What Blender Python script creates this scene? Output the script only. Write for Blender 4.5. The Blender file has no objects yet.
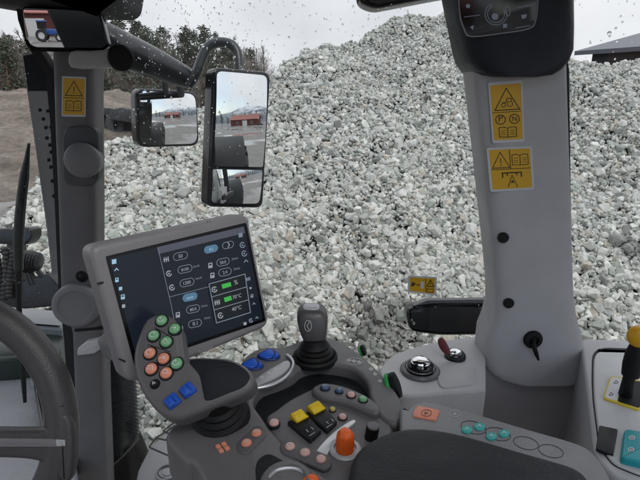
import bpy, bmesh, math, random
import numpy as np
from mathutils import Vector, Matrix, noise
random.seed(7); rng = np.random.default_rng(11)
S = bpy.context.scene
COL = S.collection
R = math.radians

# ------------------------------------------------------------------ camera
FPX = 481.0; PITCH = R(17.0)
CAM = Vector((0, 0, 2.35))
RT = Vector((1, 0, 0)); FW = Vector((0, math.cos(PITCH), -math.sin(PITCH))); UP = Vector((0, math.sin(PITCH), math.cos(PITCH)))
cd = bpy.data.cameras.new('camera'); cam = bpy.data.objects.new('camera', cd); COL.objects.link(cam)
cam.location = CAM; cam.rotation_euler = (R(90) - PITCH, 0, 0)
cd.sensor_width = 36; cd.lens = 36 * FPX / 640; cd.clip_start = 0.02; cd.clip_end = 3000
S.camera = cam

def ray(px, py): return FW + RT * ((px - 320) / FPX) - UP * ((py - 240) / FPX)
def P(px, py, d): return CAM + ray(px, py) * d
class Plane:
    def __init__(s, o, n): s.o = Vector(o); s.n = Vector(n).normalized()
    def off(s, h): return Plane(s.o + s.n * h, s.n)
def on(px, py, pl, h=0.0):
    r = ray(px, py); return CAM + r * ((pl.o + pl.n * h - CAM).dot(pl.n) / r.dot(pl.n))
def ons(pts, pl, h=0.0): return [on(a, b, pl, h) for a, b in pts]
def hplane(z): return Plane((0, 0, z), (0, 0, 1))
def yplane(y): return Plane((0, y, 0), (0, -1, 0))
def quadplane(q, dmean):
    rs = [np.array(ray(*p)) for p in q]
    A = np.stack([-rs[1], rs[2], -rs[3]], 1); d = np.linalg.solve(A, -rs[0]); d = np.array([1, *d]); d *= dmean / d.mean()
    pts = [CAM + Vector(r * k) for r, k in zip(rs, d)]
    n = (pts[2] - pts[0]).cross(pts[3] - pts[1]).normalized(); c = sum(pts, Vector()) / 4
    if n.dot(CAM - c) < 0: n = -n
    return Plane(c, n)
def sm(pts, k=4, closed=True):
    out = []; n = len(pts)
    for i in range(n if closed else n - 1):
        g = (lambda j: pts[j % n]) if closed else (lambda j: pts[max(0, min(n - 1, j))])
        p0, p1, p2, p3 = g(i - 1), g(i), g(i + 1), g(i + 2)
        for s in range(k):
            t = s / k
            out.append(tuple(0.5 * (2 * b + (c - a) * t + (2 * a - 5 * b + 4 * c - d) * t * t + (3 * b - a - 3 * c + d) * t ** 3) for a, b, c, d in zip(p0, p1, p2, p3)))
    if not closed: out.append(tuple(pts[-1]))
    return out
def rq(q, r, n=5):
    """polygon with rounded corners (pixel units)"""
    out = []; m = len(q)
    for i in range(m):
        a, b, c = Vector(q[i - 1]), Vector(q[i]), Vector(q[(i + 1) % m])
        ri = r[i] if isinstance(r, (list, tuple)) else r
        p, e = b + (a - b).normalized() * ri, b + (c - b).normalized() * ri
        for s in range(n + 1):
            t = s / n; v = p * (1 - t) ** 2 + b * 2 * t * (1 - t) + e * t * t; out.append((v.x, v.y))
    return out
def circ(c, r, n=20, ry=None): return [(c[0] + r * math.cos(2 * math.pi * i / n), c[1] + (ry or r) * math.sin(2 * math.pi * i / n)) for i in range(n)]

# ------------------------------------------------------------------ materials
MATS = {}
def mat(name, col, rough=0.5, metal=0.0, grain=0.0, gscale=520, var=0.06, emis=None, estr=1.0, coat=0.0, spec=0.5, vscale=14):
    if name in MATS: return MATS[name]
    m = bpy.data.materials.new(name); m.use_nodes = True; nt = m.node_tree; N = nt.nodes; L = nt.links
    b = N['Principled BSDF']; b.inputs['Roughness'].default_value = rough; b.inputs['Metallic'].default_value = metal
    b.inputs['Coat Weight'].default_value = coat; b.inputs['Specular IOR Level'].default_value = spec
    tc = N.new('ShaderNodeTexCoord')
    if var:
        nz = N.new('ShaderNodeTexNoise'); nz.inputs['Scale'].default_value = vscale; nz.inputs['Detail'].default_value = 6; L.new(tc.outputs['Object'], nz.inputs['Vector'])
        r = N.new('ShaderNodeValToRGB'); r.color_ramp.elements[0].position = 0.3; r.color_ramp.elements[1].position = 0.7
        r.color_ramp.elements[0].color = (*[c * (1 - var) for c in col], 1); r.color_ramp.elements[1].color = (*[min(1, c * (1 + var)) for c in col], 1)
        L.new(nz.outputs['Fac'], r.inputs['Fac']); L.new(r.outputs['Color'], b.inputs['Base Color'])
        mr = N.new('ShaderNodeMapRange'); mr.inputs['To Min'].default_value = max(0, rough - .07); mr.inputs['To Max'].default_value = min(1, rough + .07)
        L.new(nz.outputs['Fac'], mr.inputs['Value']); L.new(mr.outputs['Result'], b.inputs['Roughness'])
    else: b.inputs['Base Color'].default_value = (*col, 1)
    if grain and var:
        n3 = N.new('ShaderNodeTexNoise'); n3.inputs['Scale'].default_value = 5; n3.inputs['Detail'].default_value = 9; n3.inputs['Roughness'].default_value = .72; n3.inputs['Distortion'].default_value = 1.2; L.new(tc.outputs['Object'], n3.inputs['Vector'])
        m3 = N.new('ShaderNodeMapRange'); m3.inputs['From Min'].default_value = .35; m3.inputs['From Max'].default_value = .68; m3.inputs['To Min'].default_value = max(.05, rough - .14); m3.inputs['To Max'].default_value = min(1, rough + .16); L.new(n3.outputs['Fac'], m3.inputs['Value']); L.new(m3.outputs['Result'], b.inputs['Roughness'])
    if grain:
        grain = min(1, grain * 1.6)
        n2 = N.new('ShaderNodeTexNoise'); n2.inputs['Scale'].default_value = gscale; n2.inputs['Detail'].default_value = 2; L.new(tc.outputs['Object'], n2.inputs['Vector'])
        bp = N.new('ShaderNodeBump'); bp.inputs['Strength'].default_value = grain; bp.inputs['Distance'].default_value = 0.001
        L.new(n2.outputs['Fac'], bp.inputs['Height']); L.new(bp.outputs['Normal'], b.inputs['Normal'])
    if emis: b.inputs['Emission Color'].default_value = (*emis, 1); b.inputs['Emission Strength'].default_value = estr
    m.diffuse_color = (*col, 1); MATS[name] = m; return m
trim = mat('grey_trim', (.47, .46, .465), .48, grain=.25)
trimd = mat('shaded_grey_trim', (.125, .122, .125), .5, grain=.25)  # the pillar grey darkened in colour because the front pillar is less lit
cons = mat('console_grey', (.135, .131, .132), .5, grain=.3)
consl = mat('side_console_grey', (.50, .495, .50), .5, grain=.25)
panel = mat('pale_panel_grey', (.62, .62, .61), .5, grain=.2)
dark = mat('charcoal_plastic', (.012, .013, .015), .5, grain=.3, spec=.3)
navy = mat('dark_pillar_cap', (.014, .016, .023), .45, grain=.3, spec=.35)
bowlm = mat('charcoal_liner', (.008, .010, .013), .6, grain=.4, spec=.3)
pad = mat('armrest_leatherette', (.018, .020, .023), .5, grain=.6, gscale=450, spec=.35)
black = mat('black_rubber', (.006, .006, .0065), .6, spec=.3)
gloss = mat('gloss_black', (.008, .008, .009), .12, var=0)
seal = mat('black_seal', (.006, .006, .007), .7)
wetblack = mat('wet_black_steel', (.018, .02, .022), .28, grain=.4, gscale=150)
chrome = mat('chrome', (.75, .75, .76), .1, metal=1, var=.02)
silver = mat('satin_silver', (.62, .62, .64), .32, metal=.6, var=.03)
silverp = mat('silver_grey_panel', (.42, .42, .44), .38, metal=.2)
orange = mat('orange_button', (.72, .27, .17), .45)
orangev = mat('orange_knob', (.8, .13, .015), .4)
pink = mat('faded_salmon_button', (.62, .38, .33), .5)
green = mat('green_button', (.17, .40, .20), .45)
gring = mat('bright_green_ring', (.03, .32, .07), .4)
blue = mat('blue_rocker', (.015, .09, .50), .35)
dblue = mat('dark_blue_button', (.06, .1, .2), .4)
yellow = mat('yellow_rocker', (.75, .52, .01), .4)
yknob = mat('yellow_knob', (.85, .43, .01), .35)
teal = mat('teal_button', (.05, .42, .38), .4)
tealb = mat('teal_switch', (.012, .36, .40), .35)
icon = mat('white_print', (.72, .72, .72), .5, var=0)
icond = mat('dim_print', (.45, .45, .45), .5, var=0)
inkm = mat('black_print', (.015, .012, .01), .55, var=0)
lyel = mat('label_yellow', (.72, .40, .012), .4, var=.03)
lwht = mat('label_white', (.62, .62, .64), .4, var=.03)
redkey = mat('dark_red_key_fob', (.16, .025, .03), .5)
stitch = mat('dashed_edge', (.5, .5, .5), .6)
shieldm = mat('grey_shield_metal', (.36, .35, .355), .5, grain=.3, gscale=300)
greenp = mat('dark_green_paint', (.008, .02, .014), .3)
mirror = mat('mirror_glass', (.86, .88, .88), .0, metal=1, var=0); mirror.node_tree.nodes['Principled BSDF'].inputs['Roughness'].default_value = .01
scr = mat('screen_glass', (.006, .008, .012), .2, var=0, emis=(.005, .0075, .012), estr=.75)
scrblk = mat('screen_border', (.004, .004, .005), .2, var=0)
e_w = mat('screen_white', (.1, .1, .1), .3, var=0, emis=(.28, .30, .33), estr=.6)
e_d = mat('screen_dim', (.05, .05, .05), .3, var=0, emis=(.13, .16, .2), estr=.75)
e_b = mat('screen_blue', (.05, .05, .05), .3, var=0, emis=(.04, .11, .18), estr=.8)
e_h = mat('screen_header', (.05, .05, .05), .3, var=0, emis=(.035, .04, .06), estr=.8)
e_g = mat('screen_green', (.02, .1, .02), .3, var=0, emis=(.03, .27, .05), estr=.8)
e_l = mat('screen_light_blue', (.05, .05, .05), .3, var=0, emis=(.2, .33, .42), estr=.9)
e_k = mat('screen_black_box', (.004, .004, .004), .2, var=0, emis=(.006, .009, .012), estr=.7)

def glass_mat():
    m = bpy.data.materials.new('window_glass'); m.use_nodes = True; N = m.node_tree.nodes; L = m.node_tree.links; N.clear()
    o = N.new('ShaderNodeOutputMaterial'); mx = N.new('ShaderNodeMixShader'); t = N.new('ShaderNodeBsdfTransparent'); g = N.new('ShaderNodeBsdfGlossy'); f = N.new('ShaderNodeFresnel')
    t.inputs['Color'].default_value = (.965, .975, .97, 1); g.inputs['Roughness'].default_value = 0.0; gm = N.new('ShaderNodeNewGeometry'); io = N.new('ShaderNodeMapRange'); io.inputs['To Min'].default_value = 1.22; io.inputs['To Max'].default_value = 1 / 1.22; L.new(gm.outputs['Backfacing'], io.inputs['Value']); L.new(io.outputs['Result'], f.inputs['IOR'])
    L.new(f.outputs[0], mx.inputs[0]); L.new(t.outputs[0], mx.inputs[1]); L.new(g.outputs[0], mx.inputs[2]); L.new(mx.outputs[0], o.inputs['Surface']); return m
glassm = glass_mat()
def water_mat():
    m = bpy.data.materials.new('rain_water'); m.use_nodes = True; N = m.node_tree.nodes; L = m.node_tree.links; N.clear()
    o = N.new('ShaderNodeOutputMaterial'); g = N.new('ShaderNodeBsdfGlass'); g.inputs['IOR'].default_value = 1.33; g.inputs['Roughness'].default_value = 0
    L.new(g.outputs[0], o.inputs['Surface']); return m
waterm = water_mat()

# ------------------------------------------------------------------ mesh builder
GLY = {}
def glyphs(s):
    if s not in GLY:
        c = bpy.data.curves.new('t', 'FONT'); c.body = s; c.size = 1; c.resolution_u = 3; o = bpy.data.objects.new('t', c); COL.objects.link(o)
        me = bpy.data.meshes.new_from_object(o)
        v = [(p.co.x, p.co.y) for p in me.vertices]; f = [tuple(p.vertices) for p in me.polygons]
        bpy.data.objects.remove(o); bpy.data.curves.remove(c); bpy.data.meshes.remove(me)
        xs = [a for a, b in v]; ys = [b for a, b in v]; x0, y0 = min(xs), min(ys); w, h = max(xs) - x0, max(ys) - y0
        GLY[s] = ([((a - x0) / w, (b - y0) / w) for a, b in v], f, h / w)
    return GLY[s]
class MB:
    def __init__(s): s.v = []; s.f = []; s.mi = []; s.mats = []; s.k = 0
    def m(s, mt):
        if mt not in s.mats: s.mats.append(mt)
        return s.mats.index(mt)
    def add(s, vs, fs, mt):
        b = len(s.v); s.v += [tuple(v) for v in vs]; i = s.m(mt)
        for f in fs: s.f.append(tuple(b + k for k in f)); s.mi.append(i)
    def rings(s, rs, mt, c0=True, c1=True, closed=True):
        n = len(rs[0]); vs = [p for r in rs for p in r]; fs = []
        for j in range(len(rs) - 1):
            for i in range(n if closed else n - 1): fs.append((j * n + i, j * n + (i + 1) % n, (j + 1) * n + (i + 1) % n, (j + 1) * n + i))
        if c0: fs.append(tuple(range(n))[::-1])
        if c1: fs.append(tuple((len(rs) - 1) * n + i for i in range(n)))
        s.add(vs, fs, mt); return s
    def slab(s, pts, n, th, bev, mt, segs=4, taper=0.0, back=True):
        """outline on its top plane, extruded against n, top edge rounded by bev"""
        n = Vector(n).normalized(); pts = [Vector(p) for p in pts]
        pts = [p for i, p in enumerate(pts) if (p - pts[i - 1]).length > 1e-6]
        u = (pts[1] - pts[0]); u = (u - n * u.dot(n)).normalized(); w = n.cross(u); o = pts[0]
        q = [((p - o).dot(u), (p - o).dot(w)) for p in pts]; m = len(q)
        ar = sum(q[i - 1][0] * q[i][1] - q[i][0] * q[i - 1][1] for i in range(m))
        if ar < 0: q = q[::-1]; pts = pts[::-1]
        ins = []
        for i in range(m):
            a, b, c = q[i - 1], q[i], q[(i + 1) % m]
            e1 = Vector((b[0] - a[0], b[1] - a[1])).normalized(); e2 = Vector((c[0] - b[0], c[1] - b[1])).normalized()
            n1 = Vector((-e1.y, e1.x)); n2 = Vector((-e2.y, e2.x)); bi = n1 + n2
            bi = bi.normalized() if bi.length > 1e-6 else n1
            bi /= max(.5, bi.dot(n1)); ins.append(u * bi.x + w * bi.y)
        rs = []
        for k in range(segs + 1):
            a = k / segs * math.pi / 2; i_, d_ = bev * (1 - math.sin(a)), bev * (1 - math.cos(a))
            rs.append([p + v * i_ - n * d_ for p, v in zip(pts, ins)])
        rs.append([p - v * (taper * -1) - n * th if taper else p - n * th for p, v in zip(pts, ins)])
        rs = [r for r in rs]
        s.rings(rs[::-1], mt, c0=back, c1=True); return s
    def tube(s, pts, rad, mt, n=12, cap=True):
        pts = [Vector(p) for p in pts]; m = len(pts); rad = rad if isinstance(rad, (list, tuple)) else [rad] * m
        t0 = (pts[1] - pts[0]).normalized(); a = t0.orthogonal().normalized(); rs = []
        for i, p in enumerate(pts):
            t = (pts[min(i + 1, m - 1)] - pts[max(i - 1, 0)]).normalized(); a = (a - t * a.dot(t)).normalized(); b = t.cross(a)
            rs.append([p + (a * math.cos(2 * math.pi * k / n) + b * math.sin(2 * math.pi * k / n)) * rad[i] for k in range(n)])
        s.rings(rs, mt, cap, cap); return s
    def lathe(s, o, ax, prof, mt, n=28):
        ax = Vector(ax).normalized(); a = ax.orthogonal().normalized(); b = ax.cross(a); o = Vector(o)
        s.rings([[o + ax * h + (a * math.cos(2 * math.pi * k / n) + b * math.sin(2 * math.pi * k / n)) * max(r, 1e-5) for k in range(n)] for r, h in prof], mt); return s
    def box(s, c, sx, sy, sz, mt, rot=None):
        c = Vector(c); M = rot or Matrix.Identity(3)
        vs = [c + M @ Vector((x * sx / 2, y * sy / 2, z * sz / 2)) for x in (-1, 1) for y in (-1, 1) for z in (-1, 1)]
        s.add(vs, [(0, 1, 3, 2), (4, 6, 7, 5), (0, 4, 5, 1), (2, 3, 7, 6), (0, 2, 6, 4), (1, 5, 7, 3)], mt); return s
    def ell(s, c, ra, mt, nu=16, nv=10, M=None):
        c = Vector(c); M = M or Matrix.Identity(3)
        s.rings([[c + M @ Vector((ra[0] * math.sin(t) * math.cos(p), ra[1] * math.sin(t) * math.sin(p), ra[2] * math.cos(t))) for p in [2 * math.pi * i / nu for i in range(nu)]]
                 for t in [max(.02, min(math.pi - .02, math.pi * j / nv)) for j in range(nv + 1)][::-1]], mt); return s
    # flat prints on a plane, each a hair prouder than the last
    def _h(s, h): s.k += 1; return h + s.k * 4e-5
    def fill(s, px, pl, mt, h=0.0002):
        h = s._h(h); p = ons(px, pl, h); nn = sum(((p[i] - p[0]).cross(p[i + 1] - p[0]) for i in range(1, len(p) - 1)), Vector())
        if nn.dot(pl.n) < 0: p = p[::-1]
        s.add(p, [tuple(range(len(p)))], mt); return s
    def stroke(s, px, w, pl, mt, closed=False, h=0.0002):
        h = s._h(h); n = len(px); A = []; B = []
        for i in range(n):
            a = Vector(px[i - 1] if (closed or i > 0) else px[i]); b = Vector(px[i]); c = Vector(px[(i + 1) % n] if (closed or i < n - 1) else px[i])
            d1 = (b - a).normalized() if (b - a).length else (c - b).normalized(); d2 = (c - b).normalized() if (c - b).length else d1
            n1 = Vector((-d1.y, d1.x)); bi = (n1 + Vector((-d2.y, d2.x))); bi = bi.normalized() if bi.length > 1e-5 else n1; bi = bi / max(.45, bi.dot(n1))
            A.append(on(*(b + bi * w / 2), pl, h)); B.append(on(*(b - bi * w / 2), pl, h))
        fs = [(i, (i + 1) % n, n + (i + 1) % n, n + i) for i in range(n if closed else n - 1)]
        s.add(A + B, fs, mt); return s
    def text(s, t, p0, p1, pl, mt, h=0.0002):
        h = s._h(h); v, f, asp = glyphs(t); o = on(*p0, pl, h); u = on(*p1, pl, h) - o; w = pl.n.cross(u)
        s.add([o + u * a + w * b for a, b in v], f, mt); return s
    def build(s, name, parent=None, sharp=38, loc=None):
        root = parent
        off = Vector(ROOT[parent.name]) if parent else Vector(loc or (0, 0, 0))
        me = bpy.data.meshes.new(name); me.from_pydata([tuple(Vector(v) - off) for v in s.v], [], s.f)
        for m_ in s.mats: me.materials.append(m_)
        me.polygons.foreach_set('material_index', s.mi)
        bm = bmesh.new(); bm.from_mesh(me); bmesh.ops.recalc_face_normals(bm, faces=bm.faces); bm.to_mesh(me); bm.free()
        me.shade_smooth(); me.set_sharp_from_angle(angle=R(sharp))
        o = bpy.data.objects.new(name, me); COL.objects.link(o)
        if parent: o.parent = parent
        else: o.location = off
        ROOT[o.name] = off; return o
ROOT = {}
def tag(o, label, cat=None, group=None, kind=None):
    if label: o['label'] = label
    if cat: o['category'] = cat
    if group: o['group'] = group
    if kind: o['kind'] = kind
    return o
def thing(name, label, cat, loc, group=None):
    o = bpy.data.objects.new(name, None); COL.objects.link(o); o.location = loc; o.empty_display_size = .05; ROOT[o.name] = Vector(loc)
    return tag(o, label, cat, group)
def xdir(pl):  # in-plane direction that runs to the right of the picture
    u = RT - pl.n * RT.dot(pl.n); return u.normalized()
def button(parent, c, pl, r, mt, glyph=None, name='button', ring=True, dome=.35, h=0.0, sc=1.0):
    """round push button: dark collar, domed cap, printed mark"""
    b = MB(); o = on(*c, pl, h); n = pl.n
    if ring: b.lathe(o - n * .002, n, [(r * 1.28, 0), (r * 1.28, .0028), (r * 1.2, .0036), (r * 1.05, .0036), (r * 1.03, .002), (.0001, .002)], dark, 24)
    b.lathe(o - n * .001, n, [(r, 0), (r, .0035), (r * .96, .0046), (r * .85, .0055), (r * .5, .0055 + r * .1), (r * .1, .0055 + r * .12), (.0001, .0055 + r * .12)], mt, 24)
    if glyph:
        u = xdir(pl); w = n.cross(u); top = o + n * (.0047 + r * .12)
        def G(pts, wd=.12):
            pts = [Vector(p) for p in pts]; A = []
            for i in range(len(pts) - 1):
                d = (pts[i + 1] - pts[i]).normalized(); q = Vector((-d.y, d.x)) * wd / 2; b.k += 1
                vs = [top + n * (b.k * 5e-5) + (u * p.x + w * p.y) * r for p in (pts[i] + q, pts[i + 1] + q, pts[i + 1] - q, pts[i] - q)]
                b.add(vs, [(0, 1, 2, 3)], icon)
        for g in glyph: G(g)
    return b.build(name, parent)
ARC = lambda r, a0, a1, n=6: [(r * math.cos(R(a0 + (a1 - a0) * i / n)), r * math.sin(R(a0 + (a1 - a0) * i / n))) for i in range(n + 1)]
GL = [[ARC(.5, 40, 300), [(.1, .1), (.5, .35)]], [[(-.45, -.3), (0, .4), (.45, -.3)], [(-.2, -.45), (.2, -.45)]], [ARC(.5, 90, 360), [(0, 0), (0, .5)]],
      [[(-.4, 0), (.4, 0)], [(.1, .3), (.4, 0), (.1, -.3)]], [[(-.4, -.35), (-.4, .35), (.4, .35), (.4, -.35)], [(0, -.4), (0, .1)]], [ARC(.45, 0, 180), [(-.45, -.2), (.45, -.2)]]]

# ------------------------------------------------------------------ window line of the cab
W0 = Vector((-.84, 1.47, 0)); WD = Vector((1.24, -.56, 0)).normalized(); WN = Vector((WD.y, -WD.x, 0))  # WN points into the cab
if WN.dot(CAM - W0) < 0: WN = -WN
side = Plane(W0, WN)
YL, YR = 1.40, .85      # left and right pillar planes

def loft(mb, st, pl, bulge, back, mt, e=4.0, n=14, h=0):
    rs = []
    for py, xl, xr in st:
        a, b = on(xl, py, pl, h), on(xr, py, pl, h); c = (a + b) / 2; hw = (b - a) / 2
        r = []
        for k in range(2 * n):
            t = 2 * math.pi * k / (2 * n); ct, sn = math.cos(t), math.sin(t)
            x = math.copysign(abs(ct) ** (2 / e), ct); y = math.copysign(abs(sn) ** (2 / e), sn)
            r.append(c + hw * x + pl.n * (y * (bulge if y > 0 else back)))
        rs.append(r)
    mb.rings(rs, mt); return mb

def label_sticker(parent, quad, pl, draw, rad=2.0, lab=None, h=.0006):
    b = MB(); b.slab(ons(rq(quad, rad), pl, h), pl.n, .0006, .0001, lwht, 1); b.k = 4
    c = Vector((sum(p[0] for p in quad) / 4, sum(p[1] for p in quad) / 4)); 
    s_ = b.build('warning_label', parent)
    if lab: s_['label'] = lab
    y = MB(); y.k = 2; y.fill([tuple(c + (Vector(p) - c) * .9) for p in quad], pl, lyel, h); y.build('yellow_field', s_)
    k = MB(); k.k = 5
    q = [c + (Vector(p) - c) * .88 for p in quad]
    def M(u, v): p = (q[0] * (1 - u) + q[1] * u) * (1 - v) + (q[3] * (1 - u) + q[2] * u) * v; return (p.x, p.y)
    draw(k, M, h, pl); k.build('symbol', s_); return s_
def tri(k, M, pl, h, cx, cy, w, hh, lw, bang=True):
    k.stroke([M(cx - w, cy + hh), M(cx, cy - hh), M(cx + w, cy + hh)], lw, pl, inkm, True, h)
    if bang:
        k.stroke([M(cx, cy - hh * .25), M(cx, cy + hh * .42)], lw * 1.1, pl, inkm, False, h); k.stroke([M(cx, cy + hh * .58), M(cx, cy + hh * .74)], lw * 1.1, pl, inkm, False, h)
def book(k, M, pl, h, cx, cy, w, hh, lw):
    k.stroke([M(cx - w, cy - hh), M(cx - w * .4, cy - hh * 1.1), M(cx, cy - hh * .8), M(cx + w * .4, cy - hh * 1.1), M(cx + w, cy - hh), M(cx + w, cy + hh), M(cx, cy + hh * 1.1), M(cx - w, cy + hh)], lw, pl, inkm, True, h)
    k.stroke([M(cx, cy - hh * .7), M(cx, cy + hh)], lw, pl, inkm, False, h)
    for s_ in (-1, 1):
        for j in (-.35, .1, .5): k.stroke([M(cx + s_ * w * .25, cy + hh * j), M(cx + s_ * w * .8, cy + hh * j)], lw * .6, pl, inkm, False, h)

# ================================================================== SETTING
def simple(name, verts, faces, mt, kind=None, smooth=True):
    me = bpy.data.meshes.new(name); me.from_pydata(verts, [], faces); me.materials.append(mt)
    if smooth: me.shade_smooth()
    o = bpy.data.objects.new(name, me); COL.objects.link(o)
    if kind: o['kind'] = kind
    ROOT[o.name] = Vector(); return o
def ground_mat():
    m = bpy.data.materials.new('wet_yard'); m.use_nodes = True; N = m.node_tree.nodes; L = m.node_tree.links; b = N['Principled BSDF']
    tc = N.new('ShaderNodeTexCoord'); n1 = N.new('ShaderNodeTexNoise'); n1.inputs['Scale'].default_value = .12; n1.inputs['Detail'].default_value = 5
    n2 = N.new('ShaderNodeTexNoise'); n2.inputs['Scale'].default_value = .9; n2.inputs['Detail'].default_value = 12; n2.inputs['Roughness'].default_value = .75
    L.new(tc.outputs['Object'], n1.inputs['Vector']); L.new(tc.outputs['Object'], n2.inputs['Vector'])
    r = N.new('ShaderNodeValToRGB'); r.color_ramp.elements[0].color = (.05, .047, .043, 1); r.color_ramp.elements[1].color = (.26, .245, .225, 1); L.new(n2.outputs['Fac'], r.inputs['Fac']); L.new(r.outputs[0], b.inputs['Base Color'])
    rr = N.new('ShaderNodeValToRGB'); rr.color_ramp.elements[0].position = .44; rr.color_ramp.elements[1].position = .50; rr.color_ramp.elements[0].color = (.05,) * 3 + (1,); rr.color_ramp.elements[1].color = (.75,) * 3 + (1,)
    L.new(n1.outputs['Fac'], rr.inputs['Fac']); L.new(rr.outputs[0], b.inputs['Roughness']); return m
g = MB(); NR, NA = 14, 64
rad = [0] + [3 * 1.6 ** i for i in range(NR)]
vs = [(0, 0, 0)]; fs = []
for i in range(1, NR + 1):
    for j in range(NA): vs.append((rad[i] * math.cos(2 * math.pi * j / NA), rad[i] * math.sin(2 * math.pi * j / NA), 0))
for j in range(NA): fs.append((0, 1 + j, 1 + (j + 1) % NA))
for i in range(NR - 1):
    for j in range(NA): a = 1 + i * NA; fs.append((a + j, a + NA + j, a + NA + (j + 1) % NA, a + (j + 1) % NA))
simple('ground', vs, fs, ground_mat(), 'structure')

# ---- gravel pile: height field plus individual crushed stones
SL, Y0 = .60, 2.55
sil = [(-140, 262), (-60, 242), (0, 218), (55, 176), (100, 150), (130, 136), (200, 108), (270, 75), (305, 48), (340, 34), (380, 19), (410, 9), (455, 9), (520, 30), (570, 52), (640, 60), (740, 74), (860, 110)]
hx, hz = [], []
for px, py in sil:
    r_ = ray(px, py); m_, k_ = r_.x / r_.y, r_.z / r_.y
    Y = (CAM.z + SL * Y0) / (SL - k_); hx.append(m_ * Y); hz.append(SL * (Y - Y0))
def pile_h(x, y):
    x = np.asarray(x, float); y = np.asarray(y, float)
    H = np.interp(x, hx, hz, left=.15, right=1.2) - .02
    wob = .10 * np.sin(1.7 * x + .8) * np.sin(1.3 * y + .4) + .06 * np.sin(3.9 * x + 1.1 * y) + .03 * np.sin(7.3 * y - 2.6 * x) + .022 * np.sin(11 * x + 9 * y) + .02 * np.sin(14 * y - 9.7 * x)
    f = SL * (y - Y0 - .25 * np.sin(.9 * x)) ; yr = Y0 + H / SL; bk = H - .5 * (y - yr)
    k = .10; h = np.clip(.5 + .5 * (bk - f) / k, 0, 1); z = bk * (1 - h) + f * h - k * h * (1 - h)
    return np.maximum(z + wob * np.clip(z, 0, 1), -.06)
gx = np.linspace(-8, 11, 150); gy = np.linspace(1.8, 14.5, 110); X, Yg = np.meshgrid(gx, gy); Z = pile_h(X, Yg) - .10
def hull(npts, seed):
    r = random.Random(seed); bm = bmesh.new(); ax = (r.uniform(.85, 1.15), r.uniform(.7, 1.0), r.uniform(.55, .85))
    for i in range(npts):
        v = Vector((r.gauss(0, 1), r.gauss(0, 1), r.gauss(0, 1))).normalized(); v = Vector((math.copysign(abs(v.x) ** .75, v.x), math.copysign(abs(v.y) ** .75, v.y), math.copysign(abs(v.z) ** .75, v.z))) * r.uniform(.88, 1.0)
        bm.verts.new((v.x * ax[0], v.y * ax[1], v.z * ax[2]))
    bmesh.ops.convex_hull(bm, input=bm.verts); bmesh.ops.delete(bm, geom=[v for v in bm.verts if not v.link_faces], context='VERTS'); bmesh.ops.triangulate(bm, faces=bm.faces)
    bm.verts.index_update(); V = np.array([v.co[:] for v in bm.verts]); F = np.array([[v.index for v in f.verts] for f in bm.faces]); bm.free(); return V, F
NS = 150000
xs = rng.uniform(-7.5, 9.5, NS * 4); ys = rng.uniform(2.0, 11.5, NS * 4)
yr = Y0 + (np.interp(xs, hx, hz)) / SL
keep = (np.abs(xs) < .98 * ys + .8) & (ys < yr + .7)
xs, ys = xs[keep][:NS], ys[keep][:NS]; n_ = len(xs)
size = np.clip(np.exp(rng.normal(math.log(.0255), .44, n_)), .011, .085) * np.interp(ys, [2.5, 4, 6.5, 9], [1.12, 1.0, .80, .66])
zs = pile_h(xs, ys) + rng.uniform(-1.25, .5, n_) * size - .015
pal = 1.0 * np.array([(.46, .46, .42), (.60, .60, .55), (.35, .375, .335), (.46, .42, .35), (.25, .255, .235), (.33, .345, .31), (.54, .54, .505)]); pw = [.27, .27, .09, .07, .06, .09, .15]
tint = pal[rng.choice(len(pal), n_, p=pw)] * rng.uniform(.82, 1.12, (n_, 1))
for cx_, cy_, cr_ in ((.53, 3.5, .42), (2.92, 4.34, .2)):
    w_ = np.exp(-((xs - cx_) ** 2 + (ys - cy_) ** 2) / cr_ ** 2) * rng.uniform(.5, 1.2, n_); dk_ = w_ > .42; tint[dk_] *= .5; zs -= .02 * np.clip(w_, 0, 1)   # two patches of darker stones, set slightly lower
q = rng.normal(size=(n_, 4)); q /= np.linalg.norm(q, axis=1, keepdims=True); w, x, y, z = q.T
RM = np.stack([1 - 2 * (y * y + z * z), 2 * (x * y - z * w), 2 * (x * z + y * w), 2 * (x * y + z * w), 1 - 2 * (x * x + z * z), 2 * (y * z - x * w), 2 * (x * z - y * w), 2 * (y * z + x * w), 1 - 2 * (x * x + y * y)], 1).reshape(-1, 3, 3)
NP_ = 36; pid = rng.integers(0, NP_, n_)
AV = [np.stack([X.ravel(), Yg.ravel(), Z.ravel()], 1)]; AC = [np.tile((.06, .06, .056), (X.size, 1))]; nxg = len(gx)  # base under the stones coloured dark for the shade in the gaps
idx = np.arange((len(gy) - 1) * (nxg - 1)); ii, jj = idx // (nxg - 1), idx % (nxg - 1); a = ii * nxg + jj
T1 = np.stack([a, a + 1, a + nxg + 1], 1); T2 = np.stack([a, a + nxg + 1, a + nxg], 1); AF = [np.concatenate([T1, T2])]; base = X.size
for p in range(NP_):
    V, F = hull(15 if p % 3 else 21, 100 + p); s_ = np.where(pid == p)[0]
    W_ = np.einsum('nij,vj->nvi', RM[s_], V) * size[s_][:, None, None] + np.stack([xs[s_], ys[s_], zs[s_]], 1)[:, None, :]
    AV.append(W_.reshape(-1, 3)); AC.append(np.repeat(tint[s_], len(V), 0)); AF.append((F[None] + (base + np.arange(len(s_)) * len(V))[:, None, None]).reshape(-1, 3)); base += len(s_) * len(V)
AV, AC, AF = np.concatenate(AV), np.concatenate(AC), np.concatenate(AF)
me = bpy.data.meshes.new('gravel_pile'); me.vertices.add(len(AV)); me.vertices.foreach_set('co', AV.ravel().astype(np.float32))
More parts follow.
